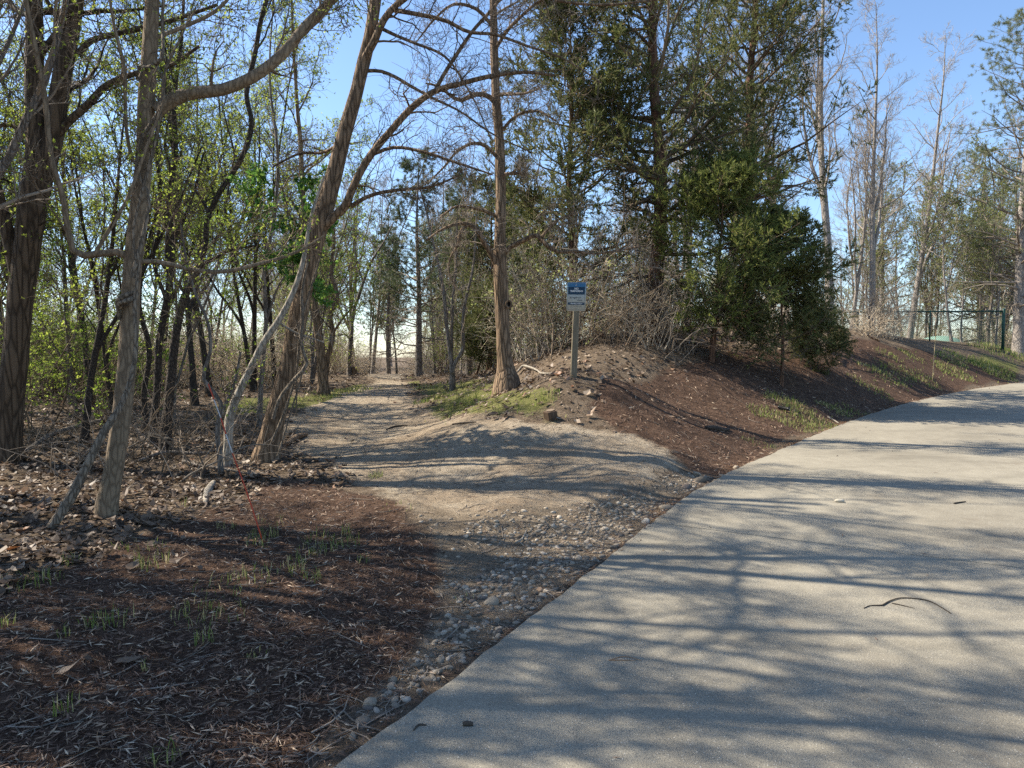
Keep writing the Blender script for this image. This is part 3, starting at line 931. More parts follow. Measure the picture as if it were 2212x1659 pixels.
# A: big furrowed tree at the edge of the woods, forking low
hand_tree('old_tree', 'thick dark furrowed tree forking into two stems, farthest along the leaf-littered edge from the trail', 'tree',
    [(8,1000,72),(22,860,62),(40,700,60),(55,560,62),(72,430,64),(80,340,56),(76,250,46),(74,120,42),(74,0,38),(72,-250,30),(78,-600,16)],
    [([(85,420,50),(103,330,52),(122,240,46),(140,150,44),(165,0,40),(190,-200,32),(220,-500,18)],),
     ([(168,118,16),(190,92,15),(230,77,14),(313,57,12),(380,40,9),(470,10,7)],),
     ([(118,300,22),(140,272,20),(187,227,19),(223,187,17),(293,160,13),(350,150,10),(430,100,7)],),
     ([(45,640,34),(20,520,34),(-15,400,30),(-60,250,24)],),
     ([(60,300,10),(20,270,10),(-30,280,8)],)],
    ('bark_dark', 'twig_dark'), 9.7, crown=dict(k=13, tr=(.55, .98), length=2.6, ang=(35, 75), npts=9, wig=.16, up=.06, rs=.45, rmin=.012), twigs=TW, rough=.09,
    leaves=dict(per=2, length=.035, width=.02, cluster=2), leafmat='leaf_bud')

# B: smooth grey tree wrapped by a vine
_, bB, (PB, RB) = hand_tree('young_maple', 'straight smooth grey-brown trunk with a rope-like vine coiled round it', 'tree',
    [(226,1112,52),(240,1040,46),(255,950,45),(275,760,44),(285,600,44),(300,450,42),(312,330,40),(318,200,40),(325,100,36),(330,0,34),(338,-200,30),(350,-520,22),(352,-900,14),(340,-1300,6)],
    [([(338,242,34),(362,222,34),(400,205,32),(480,195,30),(560,160,28),(620,110,26),(660,60,24),(720,0,20),(800,-70,15),(880,-180,8)], (6.5, 6.6, 6.9)),
     ([(284,556,20),(266,547,20),(215,548,18),(163,549,18),(150,510,15),(137,430,14),(113,350,13),(95,200,12),(75,100,11),(55,0,10),(40,-160,6)], (6.5, 6.1)),
     ([(300,565,12),(345,566,11),(400,580,11),(470,587,10),(560,570,9),(640,545,7),(700,510,5)], (6.5, 6.9)),
     ([(287,350,9),(276,300,8),(270,220,8),(267,150,8),(247,67,7),(237,0,6),(225,-90,4)], (6.4, 6.2)),
     ([(330,84,10),(390,60,9),(470,20,8),(520,-40,6)], (6.5, 7.0)),
     ([(205,548,9),(240,490,9),(275,430,8),(297,370,8),(322,300,7),(355,215,5)], (6.2, 6.25)),
     ([(668,56,9),(690,45,8),(708,22,7),(722,5,5)], 6.78)],
    ('bark_smooth', 'twig_brown'), 6.5, crown=dict(k=20, tr=(.5, .98), length=2.5, ang=(35, 70), npts=9, wig=.14, up=.06, rs=.42, rmin=.008), twigs=TW, rough=.035, flare_amt=.25,
    leaves=dict(per=1, length=.03, width=.016, cluster=2, tr=(.8, 1)), leafmat='leaf_bud', wig=.03)

# C: leaning furrowed tree at the trail
def pods(n):
    def f(tm, lm, P, R):
        pass
    return f
_, bC, _ = hand_tree('leaning_tree', 'leaning brown tree at the trail edge with an arching limb reaching over the trail', 'tree',
    [(572,1003,70),(585,940,54),(603,870,50),(625,780,48),(650,650,48),(680,530,46),(715,400,42),(745,280,37),(775,180,34),(800,80,32),(812,0,30),(830,-200,24),(850,-450,16),(860,-700,8)],
    [([(684,508,26),(715,474,24),(747,443,22),(760,410,20),(797,337,19),(851,273,18),(897,227,17),(941,197,15),(997,180,12),(1064,163,10),(1141,155,8),(1197,163,6)], (10.0, 9.4)),
     ([(938,200,10),(960,160,9),(981,127,9),(1024,63,8),(1077,0,7),(1120,-60,5)], 9.7),
     ([(792,153,9),(820,153,8),(851,163,8),(897,187,7),(947,217,6),(997,243,5),(1064,287,4),(1150,330,3)], (10.0, 9.3)),
     ([(775,165,21),(790,120,20),(807,93,20),(824,57,18),(851,20,16),(877,0,14),(930,-60,10),(1000,-160,5)], (10, 9.6)),
     ([(852,22,11),(897,30,10),(957,43,9),(1011,67,8),(1064,70,7),(1144,100,6),(1230,133,4),(1300,180,3)], (9.8, 9.2)),
     ([(757,446,11),(797,423,9),(864,407,8),(931,403,6),(990,380,4)], (9.9, 9.4)),
     ([(795,338,9),(847,320,8),(914,327,7),(981,350,6),(1064,377,4)], (9.8, 9.3)),
     ([(815,57,9),(850,75,8),(900,95,7),(960,120,6),(1010,190,4),(1060,300,3)], (10, 9.4)),
     ([(735,310,8),(700,330,7),(650,330,6),(590,360,4)], (10, 10.6)),
     ([(812,-20,14),(770,-120,12),(700,-220,9),(620,-300,6)], (10, 10.6)),
     ([(830,-190,14),(930,-260,12),(1060,-300,9),(1180,-340,5)], (10, 9.4))],
    ('bark_furrow', 'twig_brown'), 10.0, crown=dict(k=10, tr=(.68, .98), length=2.4, ang=(35, 70), npts=9, wig=.15, up=.05, rs=.42, rmin=.008),
    twigs=[dict(TW[0], k=12, wig=.28), dict(TW[1], k=6, wig=.3), dict(TW[2], k=4)], rough=.07, flare_amt=.2)

# pale leaning stem beside C
hand_tree('leaning_sapling', 'pale slender bent stem leaning towards the furrowed leaning tree', 'tree',
    [(490,928,22),(503,880,21),(515,850,20),(545,790,18),(570,740,17),(610,680,16),(640,610,13),(655,555,10),(668,480,8),(700,380,5)],
    [([(600,695,6),(640,720,5),(700,740,3)], 9.7)], ('bark_pale', 'twig_grey'), 9.6, twigs=TW[:2], rough=.05, flare_amt=.15)

# thin dark stems of the thicket between B and C
for k, (lab, tr, lb, y) in enumerate([
    ('blackish thin tree with a crooked zigzag stem in the thicket beyond the vine-wrapped trunk',
     [(356,942,26),(366,860,23),(372,800,22),(385,700,20),(400,640,18),(430,580,15),(445,530,13),(447,483,13),(480,410,13),(520,343,13),(543,260,12),(533,207,11),(547,127,11),(567,33,10),(577,0,10),(600,-150,7),(620,-320,4)],
     [([(428,580,9),(460,560,8),(500,540,6),(560,530,4)], 10.6), ([(372,640,12),(362,560,11),(380,460,9),(415,420,7),(440,330,5)], 10.6), ([(455,470,8),(430,420,7),(400,390,6)], 10.5)], 10.6),
    ('dark thin trunk with banded bark standing close to the vine-wrapped trunk',
     [(330,938,20),(340,840,18),(345,740,17),(362,640,16),(372,540,15),(365,430,14),(380,330,12),(375,220,10),(392,100,8),(400,-60,6),(405,-200,4)],
     [([(360,650,9),(330,560,8),(345,470,6),(330,400,4)], 11.0), ([(372,520,8),(400,470,7),(430,380,5)], 11.0)], 11.0),
    ('slim dark stem leaning left over the leaf litter in the thicket',
     [(318,935,16),(310,860,14),(322,760,13),(300,650,12),(318,540,11),(345,430,10),(340,300,8),(360,180,6),(350,20,4)],
     [([(310,700,7),(270,640,6),(250,560,4)], 11.6)], 11.6),
    ('low crooked grey stem arching sideways above the leaf litter near the red and white stake',
     [(478,1000,11),(470,920,11),(478,880,10),(462,850,10),(440,820,9),(455,760,8),(448,690,7),(425,640,6),(405,570,5),(390,480,4)],
     [([(470,905,8),(500,850,7),(520,760,5)], 9.0)], 9.0),
    ('thin upright grey stem between the crooked blackish tree and the leaning furrowed trunk',
     [(560,905,12),(565,820,11),(575,700,10),(568,600,9),(590,480,8),(600,340,7),(585,180,5),(590,0,3)],
     [([(573,700,6),(600,620,5),(640,560,4)], 13.0)], 13.0),
    ]):
    hand_tree('thicket_tree', lab, 'tree', tr, lb, ('bark_black' if k < 3 else 'bark_grey', 'twig_dark' if k < 3 else 'twig_brown'), y, group=None,
        crown=dict(k=6, tr=(.45, .98), length=1.4, ang=(30, 70), npts=8, wig=.2, up=.05, rs=.45, rmin=.005),
        twigs=[dict(TW[0], k=7), dict(TW[1], k=5), dict(TW[2], k=3)], rough=.06, flare_amt=.35, leaves=dict(per=1, length=.032, width=.018, cluster=2, tr=(.7, 1)), sides=10)

# E: trunk by the trail and its thin neighbour
hand_tree('trailside_tree', 'brown trunk beside the trail with a thin crooked stem rising from its foot', 'tree',
    [(699,858,30),(697,800,25),(690,740,23),(682,680,20),(676,620,17),(668,540,15),(655,440,13),(650,330,11),(640,200,8),(632,60,6),(630,-60,4)],
    [([(700,850,14),(708,780,12),(720,720,12),(714,680,11),(728,640,10),(716,600,9),(722,520,8),(715,420,7),(735,300,5)], 18.7),
     ([(722,715,7),(740,690,5),(765,660,3)], 18.6), ([(664,520,7),(640,450,6),(600,400,4)], 18.9)],
    ('bark_furrow', 'twig_brown'), 18.5, crown=dict(k=12, tr=(.45, .97), length=1.9, ang=(30, 65), npts=8, wig=.2, up=.06, rs=.45, rmin=.006),
    twigs=TW, leaves=dict(per=1, length=.05, width=.03, cluster=2, tr=(.7, 1)), rough=.06, sides=12)

# F: straight furrowed tree at the foot of the mound
def podx(tm, lm, P, R):
    pass
_, bF, (PF, RF) = hand_tree('catalpa_tree', 'straight furrowed tree at the foot of the mound beside the sign, with dangling pods', 'tree',
    [(1097,832,62),(1093,800,44),(1088,740,37),(1085,690,36),(1083,640,37),(1080,590,37),(1080,540,31),(1083,470,28),(1083,400,26),(1078,300,24),(1072,200,22),(1068,100,20),(1065,0,18),(1062,-200,14),(1058,-420,8),(1055,-600,4)],
    [([(1078,585,18),(1065,555,15),(1047,525,13),(1030,495,12),(1010,485,10),(985,485,8),(955,495,6),(920,520,4)], (13, 12.6)),
     ([(1010,484,8),(995,500,8),(990,530,7),(975,550,5),(970,590,4),(985,620,3)], 12.8),
     ([(1086,552,16),(1100,535,13),(1130,520,12),(1160,508,11),(1171,517,11),(1190,535,10),(1211,543,9),(1245,540,8),(1280,547,6),(1340,540,5),(1397,530,3)], (13, 12.4)),
     ([(1170,512,8),(1190,490,7),(1215,470,5),(1250,460,3)], 12.7),
     ([(1074,468,8),(1050,455,8),(1020,448,7),(990,444,6),(950,470,4)], (13, 12.6)),
     ([(1072,338,9),(1050,315,9),(1030,308,8),(997,320,7),(960,360,5),(930,390,3)], (13, 12.5)),
     ([(1070,222,12),(1050,205,12),(1020,205,11),(997,217,10),(975,208,8),(955,190,6),(920,180,4)], (13, 12.6)),
     ([(1090,377,9),(1110,374,8),(1135,373,6)], 12.9),
     ([(1072,204,9),(1100,203,8),(1135,201,6),(1165,190,4)], (13, 12.5)),
     ([(1068,110,9),(1100,60,8),(1140,20,7),(1200,-20,5)], (13, 12.3)),
     ([(1066,60,9),(1030,20,8),(990,10,7),(940,40,5),(900,90,3)], (13, 12.6)),
     ([(1078,290,8),(1115,250,7),(1160,240,6),(1200,260,4)], (13, 12.4)),
     ([(1064,-40,10),(1130,-110,9),(1230,-140,7),(1330,-120,4)], (13, 12.0)),
     ([(1064,-80,10),(990,-150,9),(900,-180,6)], (13, 12.7)),
     ([(1066,10,9),(1110,-20,8),(1200,0,7),(1300,10,6),(1420,0,4)], (13, 12.2))],
    ('bark_furrow', 'twig_grey'), 13.0, crown=dict(k=12, tr=(.55, .98), length=1.7, ang=(40, 80), npts=9, wig=.2, up=.05, rs=.4, rmin=.006),
    twigs=[dict(TW[0], k=11, wig=.34), dict(TW[1], k=6, wig=.34), dict(TW[2], k=4, wig=.34)], rough=.08, flare_amt=.45)
def add_pods(tree, P0, n):
    b = np.array(tree.location)
    br = [c for c in tree.children if c.name.startswith('branches')][0].data
    co = np.empty(len(br.vertices) * 3, np.float32); br.vertices.foreach_get('co', co); co = co.reshape(-1, 3)
    q = co[rng.choice(len(co), n)]
    L = .18 + .2 * rng.random(n)
    t = np.linspace(0, 1, 5)
    sw = rng.normal(size=(n, 2)) * .12
    P = np.stack([q[:, :1] + sw[:, :1] * t ** 2 * L[:, None] * 2, q[:, 1:2] + sw[:, 1:] * t ** 2 * L[:, None] * 2, q[:, 2:] - t * L[:, None]], -1)
    m = Mesh(); m.tubes(P, np.full((n, 5), .004) * np.array([.6, 1, 1, 1, .4]), 3)
    tag(obj('seed_pods', m.mesh('seed_pods', M['pod']), tree), kind='stuff')
add_pods(_, None, 320)
# knothole: a rim of bark round a shallow near-black cone
kp = D(1099, 657, 12.84)
m = Mesh()
a = np.linspace(0, 2 * math.pi, 17)
ring = np.stack([np.cos(a) * .045, np.zeros(17), np.sin(a) * .06], -1) + (kp - bF)
m.tubes(ring, np.full(17, .02), 6, rough=.2)
obj('knothole_rim', m.mesh('knothole_rim', M['bark_furrow']), _)
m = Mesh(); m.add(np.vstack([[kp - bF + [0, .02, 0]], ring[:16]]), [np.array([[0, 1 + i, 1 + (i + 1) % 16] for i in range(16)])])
M['hollow'] = m_plain('near-black hollow', (.012, .009, .007), .95)
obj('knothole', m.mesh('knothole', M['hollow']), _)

# G: three-stemmed sapling on the grass
hand_tree('forked_sapling', 'slender sapling splitting near its foot into three rising stems on the grassy verge', 'sapling',
    [(978,845,16),(976,800,14),(968,740,10),(962,680,9),(955,610,8),(940,540,6),(925,470,5),(905,400,3)],
    [([(977,806,10),(985,780,9),(995,765,9),(1000,700,8),(1008,640,7),(1020,590,6),(1026,540,5),(1030,450,3)], 17.4),
     ([(974,780,9),(978,700,8),(980,640,7),(985,560,6),(988,470,4)], 17.6)],
    ('bark_grey', 'twig_grey'), 17.5, twigs=TW[:2], rough=.05, flare_amt=.3, leaves=dict(per=1, length=.05, width=.03, tr=(.6, 1)), leafmat='leaf_olive', sides=10)
hand_tree('bent_sapling', 'lone thin sapling with a bent stem beside the broken stump at the trail crest', 'sapling',
    [(755,815,13),(754,770,10),(760,720,9),(762,680,8),(775,640,8),(785,610,7),(800,570,6),(830,520,4),(850,480,3)],
    [([(757,735,5),(745,722,4),(730,725,3)], 25.4), ([(785,612,5),(770,560,4),(765,500,3)], 25.6)],
    ('bark_grey', 'twig_grey'), 25.5, twigs=TW[:2], rough=.05, leaves=dict(per=1, length=.06, width=.035, tr=(.5, 1)), leafmat='leaf_olive', sides=8)

# ------------------------------------------------------------------ vines
def vine(label, paths, mat='vine', name='vine', sides=8):
    P, R = px_path(paths[0][0], paths[0][1]); b = P[0].copy(); b[2] = h1(b[0], b[1])
    root = thing(name, label, 'vine', b)
    for pts, y in paths:
        P, R = px_path(pts, y); m = Mesh(); m.tubes(wiggle(P, .02), R, sides, rough=.15)
        obj('stem', m.mesh('stem', M[mat], origin=b), root)
    return root
vine('rope-like woody vine climbing from the leaf litter and coiling up the smooth grey trunk', [
    ([(110,1140,26),(150,1080,26),(190,1000,22),(225,930,20),(258,880,17),(280,820,13),(292,740,10),(290,670,9),(296,600,9),(300,560,8)], (6.0, 6.3, 6.33)),
    ([(258,690,9),(257,660,11),(272,652,11),(290,645,12),(296,632,9)], (6.45, 6.28, 6.4)),
    ([(256,672,9),(256,648,11),(270,638,11),(288,632,10)], (6.48, 6.29, 6.38)),
    ([(285,600,12),(300,540,12),(315,480,9),(322,420,8),(300,380,8),(296,330,8),(310,290,9),(345,240,10),(352,210,9),(345,150,8),(330,140,8),(300,160,9),(300,175,8)], (6.3, 6.32, 6.35)),
    ([(298,172,10),(302,148,12),(322,146,12),(346,132,11),(352,110,8),(350,40,7),(360,-60,5)], (6.5, 6.3, 6.5)),
    ([(292,560,6),(288,500,6),(300,440,7),(330,330,8),(352,220,7),(360,150,6),(400,60,4),(420,0,3)], (6.28, 6.34))])
vine('thin looping vine hanging off the leaning furrowed trunk by the trail', [
    ([(590,905,8),(600,870,8),(633,823,9),(655,800,9),(663,790,9),(655,760,9),(650,735,8),(654,700,8),(652,640,7),(665,560,6)], (9.6, 9.7)),
    ([(585,960,6),(610,900,6),(640,800,5),(650,700,5),(690,560,4)], (9.75, 9.7)),
    ([(600,985,5),(625,900,4),(655,780,4),(640,690,4)], (9.7, 9.72))])
# leafy green vine cluster hanging left of C
def leafy_vine():
    b = G(640, 10.3)
    root = thing('leafy_vine', 'dense clump of darker green leafy vine hanging beside the leaning furrowed trunk', 'vine', b)
    m = Mesh(); lm = Mesh()
    c = np.array([D(u, v, y) for u, v, y in [(640,900,10.4),(640,700,10.5),(632,560,10.5),(618,440,10.4),(600,370,10.4)]])
    q = spline(c, 30)
    m.tubes(q, np.full(30, .012), 5)
    P = q[None]; R = np.full((1, 30), .012)
    A = spawn(P, R, 18, (.5, 1), .62, (50, 110), 8, .2, -.06, .5, .003)
    B = spawn(*A, 6, (.2, 1), .3, (30, 80), 6, .25, -.05, .6, .002)
    m.tubes(*A, 4); m.tubes(*B, 3)
    leaves_on(lm, B, 26, .085, .038, .9, (.1, 1))
    leaves_on(lm, A, 14, .07, .032, .9, (.2, 1))
    obj('stem', m.mesh('stem', M['twig_brown'], origin=b), root)
    obj('foliage', lm.mesh('foliage', M['leaf_vine'], False, origin=b), root)
leafy_vine()

# ------------------------------------------------------------------ evergreens
def cedar_meshes(h, r0, spread, n1=56, n2=9, n3=5, strips=26, bare=.22, tip=.8, fol='cedar', seedlen=.085, up=.05):
    """red cedar: trunk, branches, foliage meshes with their foot at the origin"""
    n = 30
    t = np.linspace(0, 1, n)
    P = np.stack([.03 * h * vnoise(t * 4, t * 0 + rng.random() * 50, 3), .03 * h * vnoise(t * 4, t * 0 + rng.random() * 50, 4), t * h - .15], -1)
    R = r0 * (1 - .93 * t) * (1 + .35 * np.exp(-t * h * 3))
    m = Mesh(); m.tubes(P, R, 12, rough=.12)
    prof = lambda tt, L: spread * (np.maximum(1 - tt, 0) ** tip * np.clip((tt + .25) * 1.6, .4, 1) + .08)
    A = spawn(P[None], R[None], n1, (bare, .99), prof, (55, 85), 9, .10, up, .42, .006)
    B = spawn(*A, n2, (.18, 1), lambda t, L: .18 + .42 * L * (1.15 - t), (35, 75), 6, .16, .05, .5, .003)
    C = spawn(*B, n3, (.12, 1), lambda t, L: .10 + .5 * L * (1.1 - t), (25, 65), 3, .18, .08, .6, .002)
    bm = Mesh(); bm.tubes(*A, 5); bm.tubes(*B, 3); bm.tubes(C[0][::3], C[1][::3], 3)
    # dead lower branches
    if bare > .1:
        Dd = spawn(P[None], R[None], 16, (.1, bare + .12), spread * .55, (70, 100), 8, .2, -.02, .3, .004)
        E = spawn(*Dd, 7, (.2, 1), lambda t, L: .1 + .4 * L, (30, 80), 5, .3, 0, .5, .002)
        bm.tubes(*Dd, 4); bm.tubes(*E, 3)
    fm = Mesh()
    leaves_on(fm, C, strips, seedlen, seedlen * .2, .42, (.05, 1))
    leaves_on(fm, B, strips // 2, seedlen, seedlen * .2, .45, (.3, 1))
    return [('trunk', m.mesh('trunk', M['bark_cedar'])), ('branches', bm.mesh('branches', M['twig_brown'])), ('foliage', fm.mesh('foliage', M[fol], False))]

def plant(parts, name, label, cat, loc, group=None, rz=0.0, scale=1.0, tilt=(0, 0)):
    root = thing(name, label, cat, loc, group, rz, scale, tilt)
    for nm, me in parts: obj(nm, me, root)
    return root

cedar_big = cedar_meshes(12.5, .17, 2.9, 92, 11, 6, 15, .20, .5, 'cedar', .092)
plant(cedar_big, 'red_cedar', 'tallest dense red cedar on the mound with shredded reddish trunk behind the sign', 'tree', G(1412, 17.2), rz=.4, scale=1.12)
plant(cedar_big, 'red_cedar', 'tall dark red cedar farther back behind the mound, its bare trunk showing through', 'tree', G(1610, 21.5), rz=2.6, scale=1.15)
cedar_mid = cedar_meshes(6.4, .10, 2.2, 60, 10, 6, 15, .14, .5, 'cedar', .088)
plant(cedar_mid, 'red_cedar', 'olive loose cedar between the sign and the furrowed tree, on the mound behind', 'tree', G(1235, 18.0), rz=1.0, scale=1.3)
cedar_small = cedar_meshes(4.0, .055, 1.75, 64, 10, 6, 17, .15, .5, 'cedar_green', .074)
plant(cedar_small, 'young_cedar', 'young bright green cedar on the mulched mound, its crooked stem bare below', 'tree', G(1540, 16.2), rz=.3, scale=1.12, tilt=(0, .04))
cedar_dark = cedar_meshes(3.3, .035, 1.25, 46, 10, 6, 15, .24, .5, 'cedar', .078, .0)
plant(cedar_dark, 'young_cedar', 'young dark cedar with two pale thin stems low on the mulch bank', 'tree', G(1690, 16.2), rz=1.2, scale=1.2, tilt=(0, .10))
plant(cedar_dark, 'young_cedar', 'small dark cedar tipping sideways off the ridge of the mulch bank', 'tree', G(1790, 19.0), rz=4.0, scale=.7, tilt=(0, .95))
plant(cedar_dark, 'young_cedar', 'small cedar leaning towards the trail behind the forked sapling', 'tree', G(1030, 20.0), rz=2.2, scale=.85, tilt=(0, -.5))
plant(cedar_mid, 'red_cedar', 'olive cedar standing behind the forked sapling at the trail verge', 'tree', G(1060, 22.5), rz=3.4, scale=.9)

def pine_meshes(h, r0, spread, n1=46, fol='pine', n2=9, tufts=6, need=12, bark='bark_grey', tip=.8, bare=.3, needle=.13):
    n = 24; t = np.linspace(0, 1, n)
    P = np.stack([.02 * h * vnoise(t * 3, t * 0 + rng.random() * 50, 3), .02 * h * vnoise(t * 3, t * 0 + rng.random() * 50, 4), t * h - .15], -1)
    R = r0 * (1 - .94 * t) * (1 + .3 * np.exp(-t * h * 2))
    m = Mesh(); m.tubes(P, R, 12, rough=.07)
    A = spawn(P[None], R[None], n1, (bare, .99), lambda tt, L: spread * (np.maximum(1 - tt, 0) ** tip + .12), (60, 90), 8, .12, .05, .32, .006)
    B = spawn(*A, n2, (.25, 1), lambda t, L: .18 + .30 * L * (1.2 - t), (35, 70), 5, .18, .08, .5, .003)
    bm = Mesh(); bm.tubes(*A, 5); bm.tubes(*B, 3)
    if bare > .1:
        Dd = spawn(P[None], R[None], 22, (.12, bare + .1), spread * .75, (70, 100), 8, .16, 0, .25, .005)
        E = spawn(*Dd, 8, (.2, 1), lambda t, L: .1 + .35 * L, (30, 80), 5, .25, 0, .5, .003)
        bm.tubes(*Dd, 4); bm.tubes(*E, 3)
    fm = Mesh()
    Pb = B[0]; k = len(Pb)
    tt = .35 + .65 * rng.random((k, tufts)); idx = np.clip(tt * 4, 0, 3.99); i = idx.astype(int); f = (idx - i)[..., None]
    mm = np.arange(k)[:, None]
    pos = (Pb[mm, i] * (1 - f) + Pb[mm, i + 1] * f).reshape(-1, 3); tan = nrm(Pb[mm, i + 1] - Pb[mm, i]).reshape(-1, 3)
    pos = np.repeat(pos, need, 0); tan = np.repeat(tan, need, 0)
    fm.kites(pos, nrm(tan + .75 * rng.normal(size=tan.shape)), needle * (.6 + .6 * rng.random(len(pos))), .013)
    return [('trunk', m.mesh('trunk', M[bark])), ('branches', bm.mesh('branches', M['twig_grey'])), ('foliage', fm.mesh('foliage', M[fol], False))]

pine_a = pine_meshes(8.5, .14, 2.2, 60, 'pine', 10, 6, 10)
pine_far = pine_meshes(15, .26, 3.4, 70, 'pine_pale', 10, 6, 9, bark='bark_far', tip=.5, bare=.22, needle=.16)
plant(pine_a, 'pine_tree', 'bushy dark pine beyond the trail bend, left of the furrowed tree', 'tree', G(905, 27), rz=1)
plant(pine_a, 'pine_tree', 'shorter dark pine close behind the straight furrowed tree', 'tree', G(1010, 25.0), rz=3, scale=.85)
plant(pine_a, 'pine_tree', 'small pale-tipped pine low in the brush at the trail crest', 'tree', G(840, 33), rz=5, scale=.8)
plant(pine_far, 'pine_tree', 'tall pine with pale scaly trunk standing beside the green fence post', 'tree', G(2203, 31.0), rz=.5)
plant(pine_far, 'pine_tree', 'tall feathery pine far behind the green fence', 'tree', G(2330, 37), rz=2.5)
plant(pine_far, 'pine_tree', 'full feathery pine right behind the chain-link panel', 'tree', G(2115, 39), rz=1.5, scale=.8)
plant(pine_far, 'pine_tree', 'pine half hidden behind the tall pale-trunked pine', 'tree', G(2240, 43), rz=3.3, scale=.95)
plant(pine_far, 'pine_tree', 'hazy pine standing back among bare trees beyond the mulch ridge', 'tree', G(1900, 40), rz=4.2, scale=.75)

# ------------------------------------------------------------------ woodland prototypes
def bare_meshes(h, r0, spread, bark, twig, nl=20, up=.10, leaf=None, leafkw=None, fork=2, wig=.14, k=(6, 5, 3), t0=.3):
    n = 30; t = np.linspace(0, 1, n)
    P = np.stack([.10 * h * vnoise(t * 2.5, t * 0 + rng.random() * 50, 3) * t, .10 * h * vnoise(t * 2.5, t * 0 + rng.random() * 50, 4) * t, t * h - .15], -1)
    R = r0 * (1 - .92 * t) * (1 + .4 * np.exp(-t * h * 2.5))
    m = Mesh(); m.tubes(P, R, 9, rough=.06)
    if fork:
        A0 = spawn(P[None], R[None], fork, (.15, .45), h * .55, (15, 32), 16, .08, .10, .7, .02)
        m.tubes(*A0, 7)
    A = spawn(P[None], R[None], nl, (t0, .98), lambda tt, L: spread * (1.15 - .8 * tt), (30, 65), 9, wig, up, .45, .008)
    sets = [A]
    if fork: sets.append(spawn(*A0, 8, (.25, .98), lambda tt, L: spread * .8 * (1.15 - .8 * tt), (30, 65), 9, wig, up, .45, .008))
    bm = Mesh(); lm = Mesh()
    for S in sets:
        bm.tubes(*S, 5)
        B = spawn(*S, k[0], (.2, 1), lambda t, L: .25 + .36 * L * (1.15 - t), (25, 60), 6, wig * 1.3, up * .6, .5, .005)
        C = spawn(*B, k[1], (.2, 1), lambda t, L: .12 + .40 * L * (1.15 - t), (25, 60), 4, wig * 1.4, up * .5, .55, .004)
        bm.tubes(*B, 4); bm.tubes(*C, 3)
        last = C
        if k[2]:
            Dd = spawn(*C, k[2], (.25, 1), lambda t, L: .06 + .42 * L, (25, 60), 3, wig * 1.4, up * .4, .6, .003)
            bm.tubes(*Dd, 3); last = Dd
        if leaf: leaves_on(lm, last, **leafkw)
    out = [('trunk', m.mesh('trunk', M[bark])), ('branches', bm.mesh('branches', M[twig]))]
    if leaf: out.append(('foliage', lm.mesh('foliage', M[leaf], False)))
    return out

def brush_meshes(h, nst, twig, leaf=None, leafkw=None, spread=.8, arch=-.06, k=(5, 4)):
    a = rng.random(nst) * 6.28; r = .35 * np.sqrt(rng.random(nst))
    base = np.stack([r * np.cos(a), r * np.sin(a), np.full(nst, -.05)], -1)
    az = rng.random(nst) * 6.28
    d = nrm(np.stack([spread * np.cos(az) * rng.random(nst), spread * np.sin(az) * rng.random(nst), np.ones(nst)], -1))
    L = h * (.5 + .7 * rng.random(nst)); pts = [base]; n = 10
    for i in range(n - 1):
        d = nrm(d + .13 * rng.normal(size=d.shape) + np.array([0, 0, arch * (i / 4)]))
        pts.append(pts[-1] + d * (L / (n - 1))[:, None])
    P = np.stack(pts, 1); R = (.005 + .016 * rng.random((nst, 1)) ** 2) * np.linspace(1, .25, n)[None]
    bm = Mesh(); bm.tubes(P, R, 4)
    B = spawn(P, R, k[0], (.2, 1), lambda t, L: .15 + .32 * L * (1.1 - t), (30, 75), 6, .25, .02, .6, .003)
    C = spawn(*B, k[1], (.2, 1), lambda t, L: .08 + .42 * L, (25, 70), 3, .3, .02, .7, .0025)
    bm.tubes(*B, 3); bm.tubes(*C, 3)
    out = [('stems', bm.mesh('stems', M[twig]))]
    if leaf:
        lm = Mesh(); leaves_on(lm, C, **leafkw); out.append(('foliage', lm.mesh('foliage', M[leaf], False)))
    return out

bud = dict(per=2, length=.05, width=.028, cluster=2, tr=(.5, 1))
PR_BARE = [bare_meshes(13, .15, 3.0, 'bark_grey', 'twig_grey', 20), bare_meshes(11, .11, 2.4, 'bark_far', 'twig_pale', 18), bare_meshes(9, .08, 1.8, 'bark_grey', 'twig_brown', 16, fork=1)]
PR_PALE = [bare_meshes(15, .16, 3.6, 'bark_far', 'twig_pale', 22, up=.14), bare_meshes(12, .12, 3.0, 'bark_far', 'twig_pale', 14, up=.14, fork=3, k=(6, 4, 4))]
PR_BUD = [bare_meshes(9.5, .09, 2.2, 'bark_black', 'twig_dark', 17, leaf='leaf_bud', leafkw=bud, fork=2, k=(6, 4, 3)),
          bare_meshes(7.0, .06, 1.8, 'bark_grey', 'twig_brown', 15, leaf='leaf_bright', leafkw=bud, fork=1, k=(6, 4, 3))]
PR_OLIVE = [bare_meshes(8.5, .08, 2.2, 'bark_grey', 'twig_grey', 18, leaf='leaf_olive', leafkw=dict(bud, length=.06, width=.035), fork=2, k=(6, 4, 3)),
            bare_meshes(6.5, .06, 2.0, 'bark_far', 'twig_pale', 16, leaf='leaf_olive', leafkw=dict(bud, length=.06, width=.035), fork=1, k=(6, 4, 3))]
PR_BRUSH = [brush_meshes(2.2, 22, 'twig_tan'), brush_meshes(3.0, 20, 'twig_grey', arch=-.03), brush_meshes(1.5, 24, 'twig_tan', arch=-.12, spread=1.3)]
PR_STEMS = [brush_meshes(2.6, 8, 'twig_brown', spread=1.6, k=(4, 2)), brush_meshes(2.4, 6, 'twig_grey', spread=1.3, arch=-.1, k=(3, 2))]
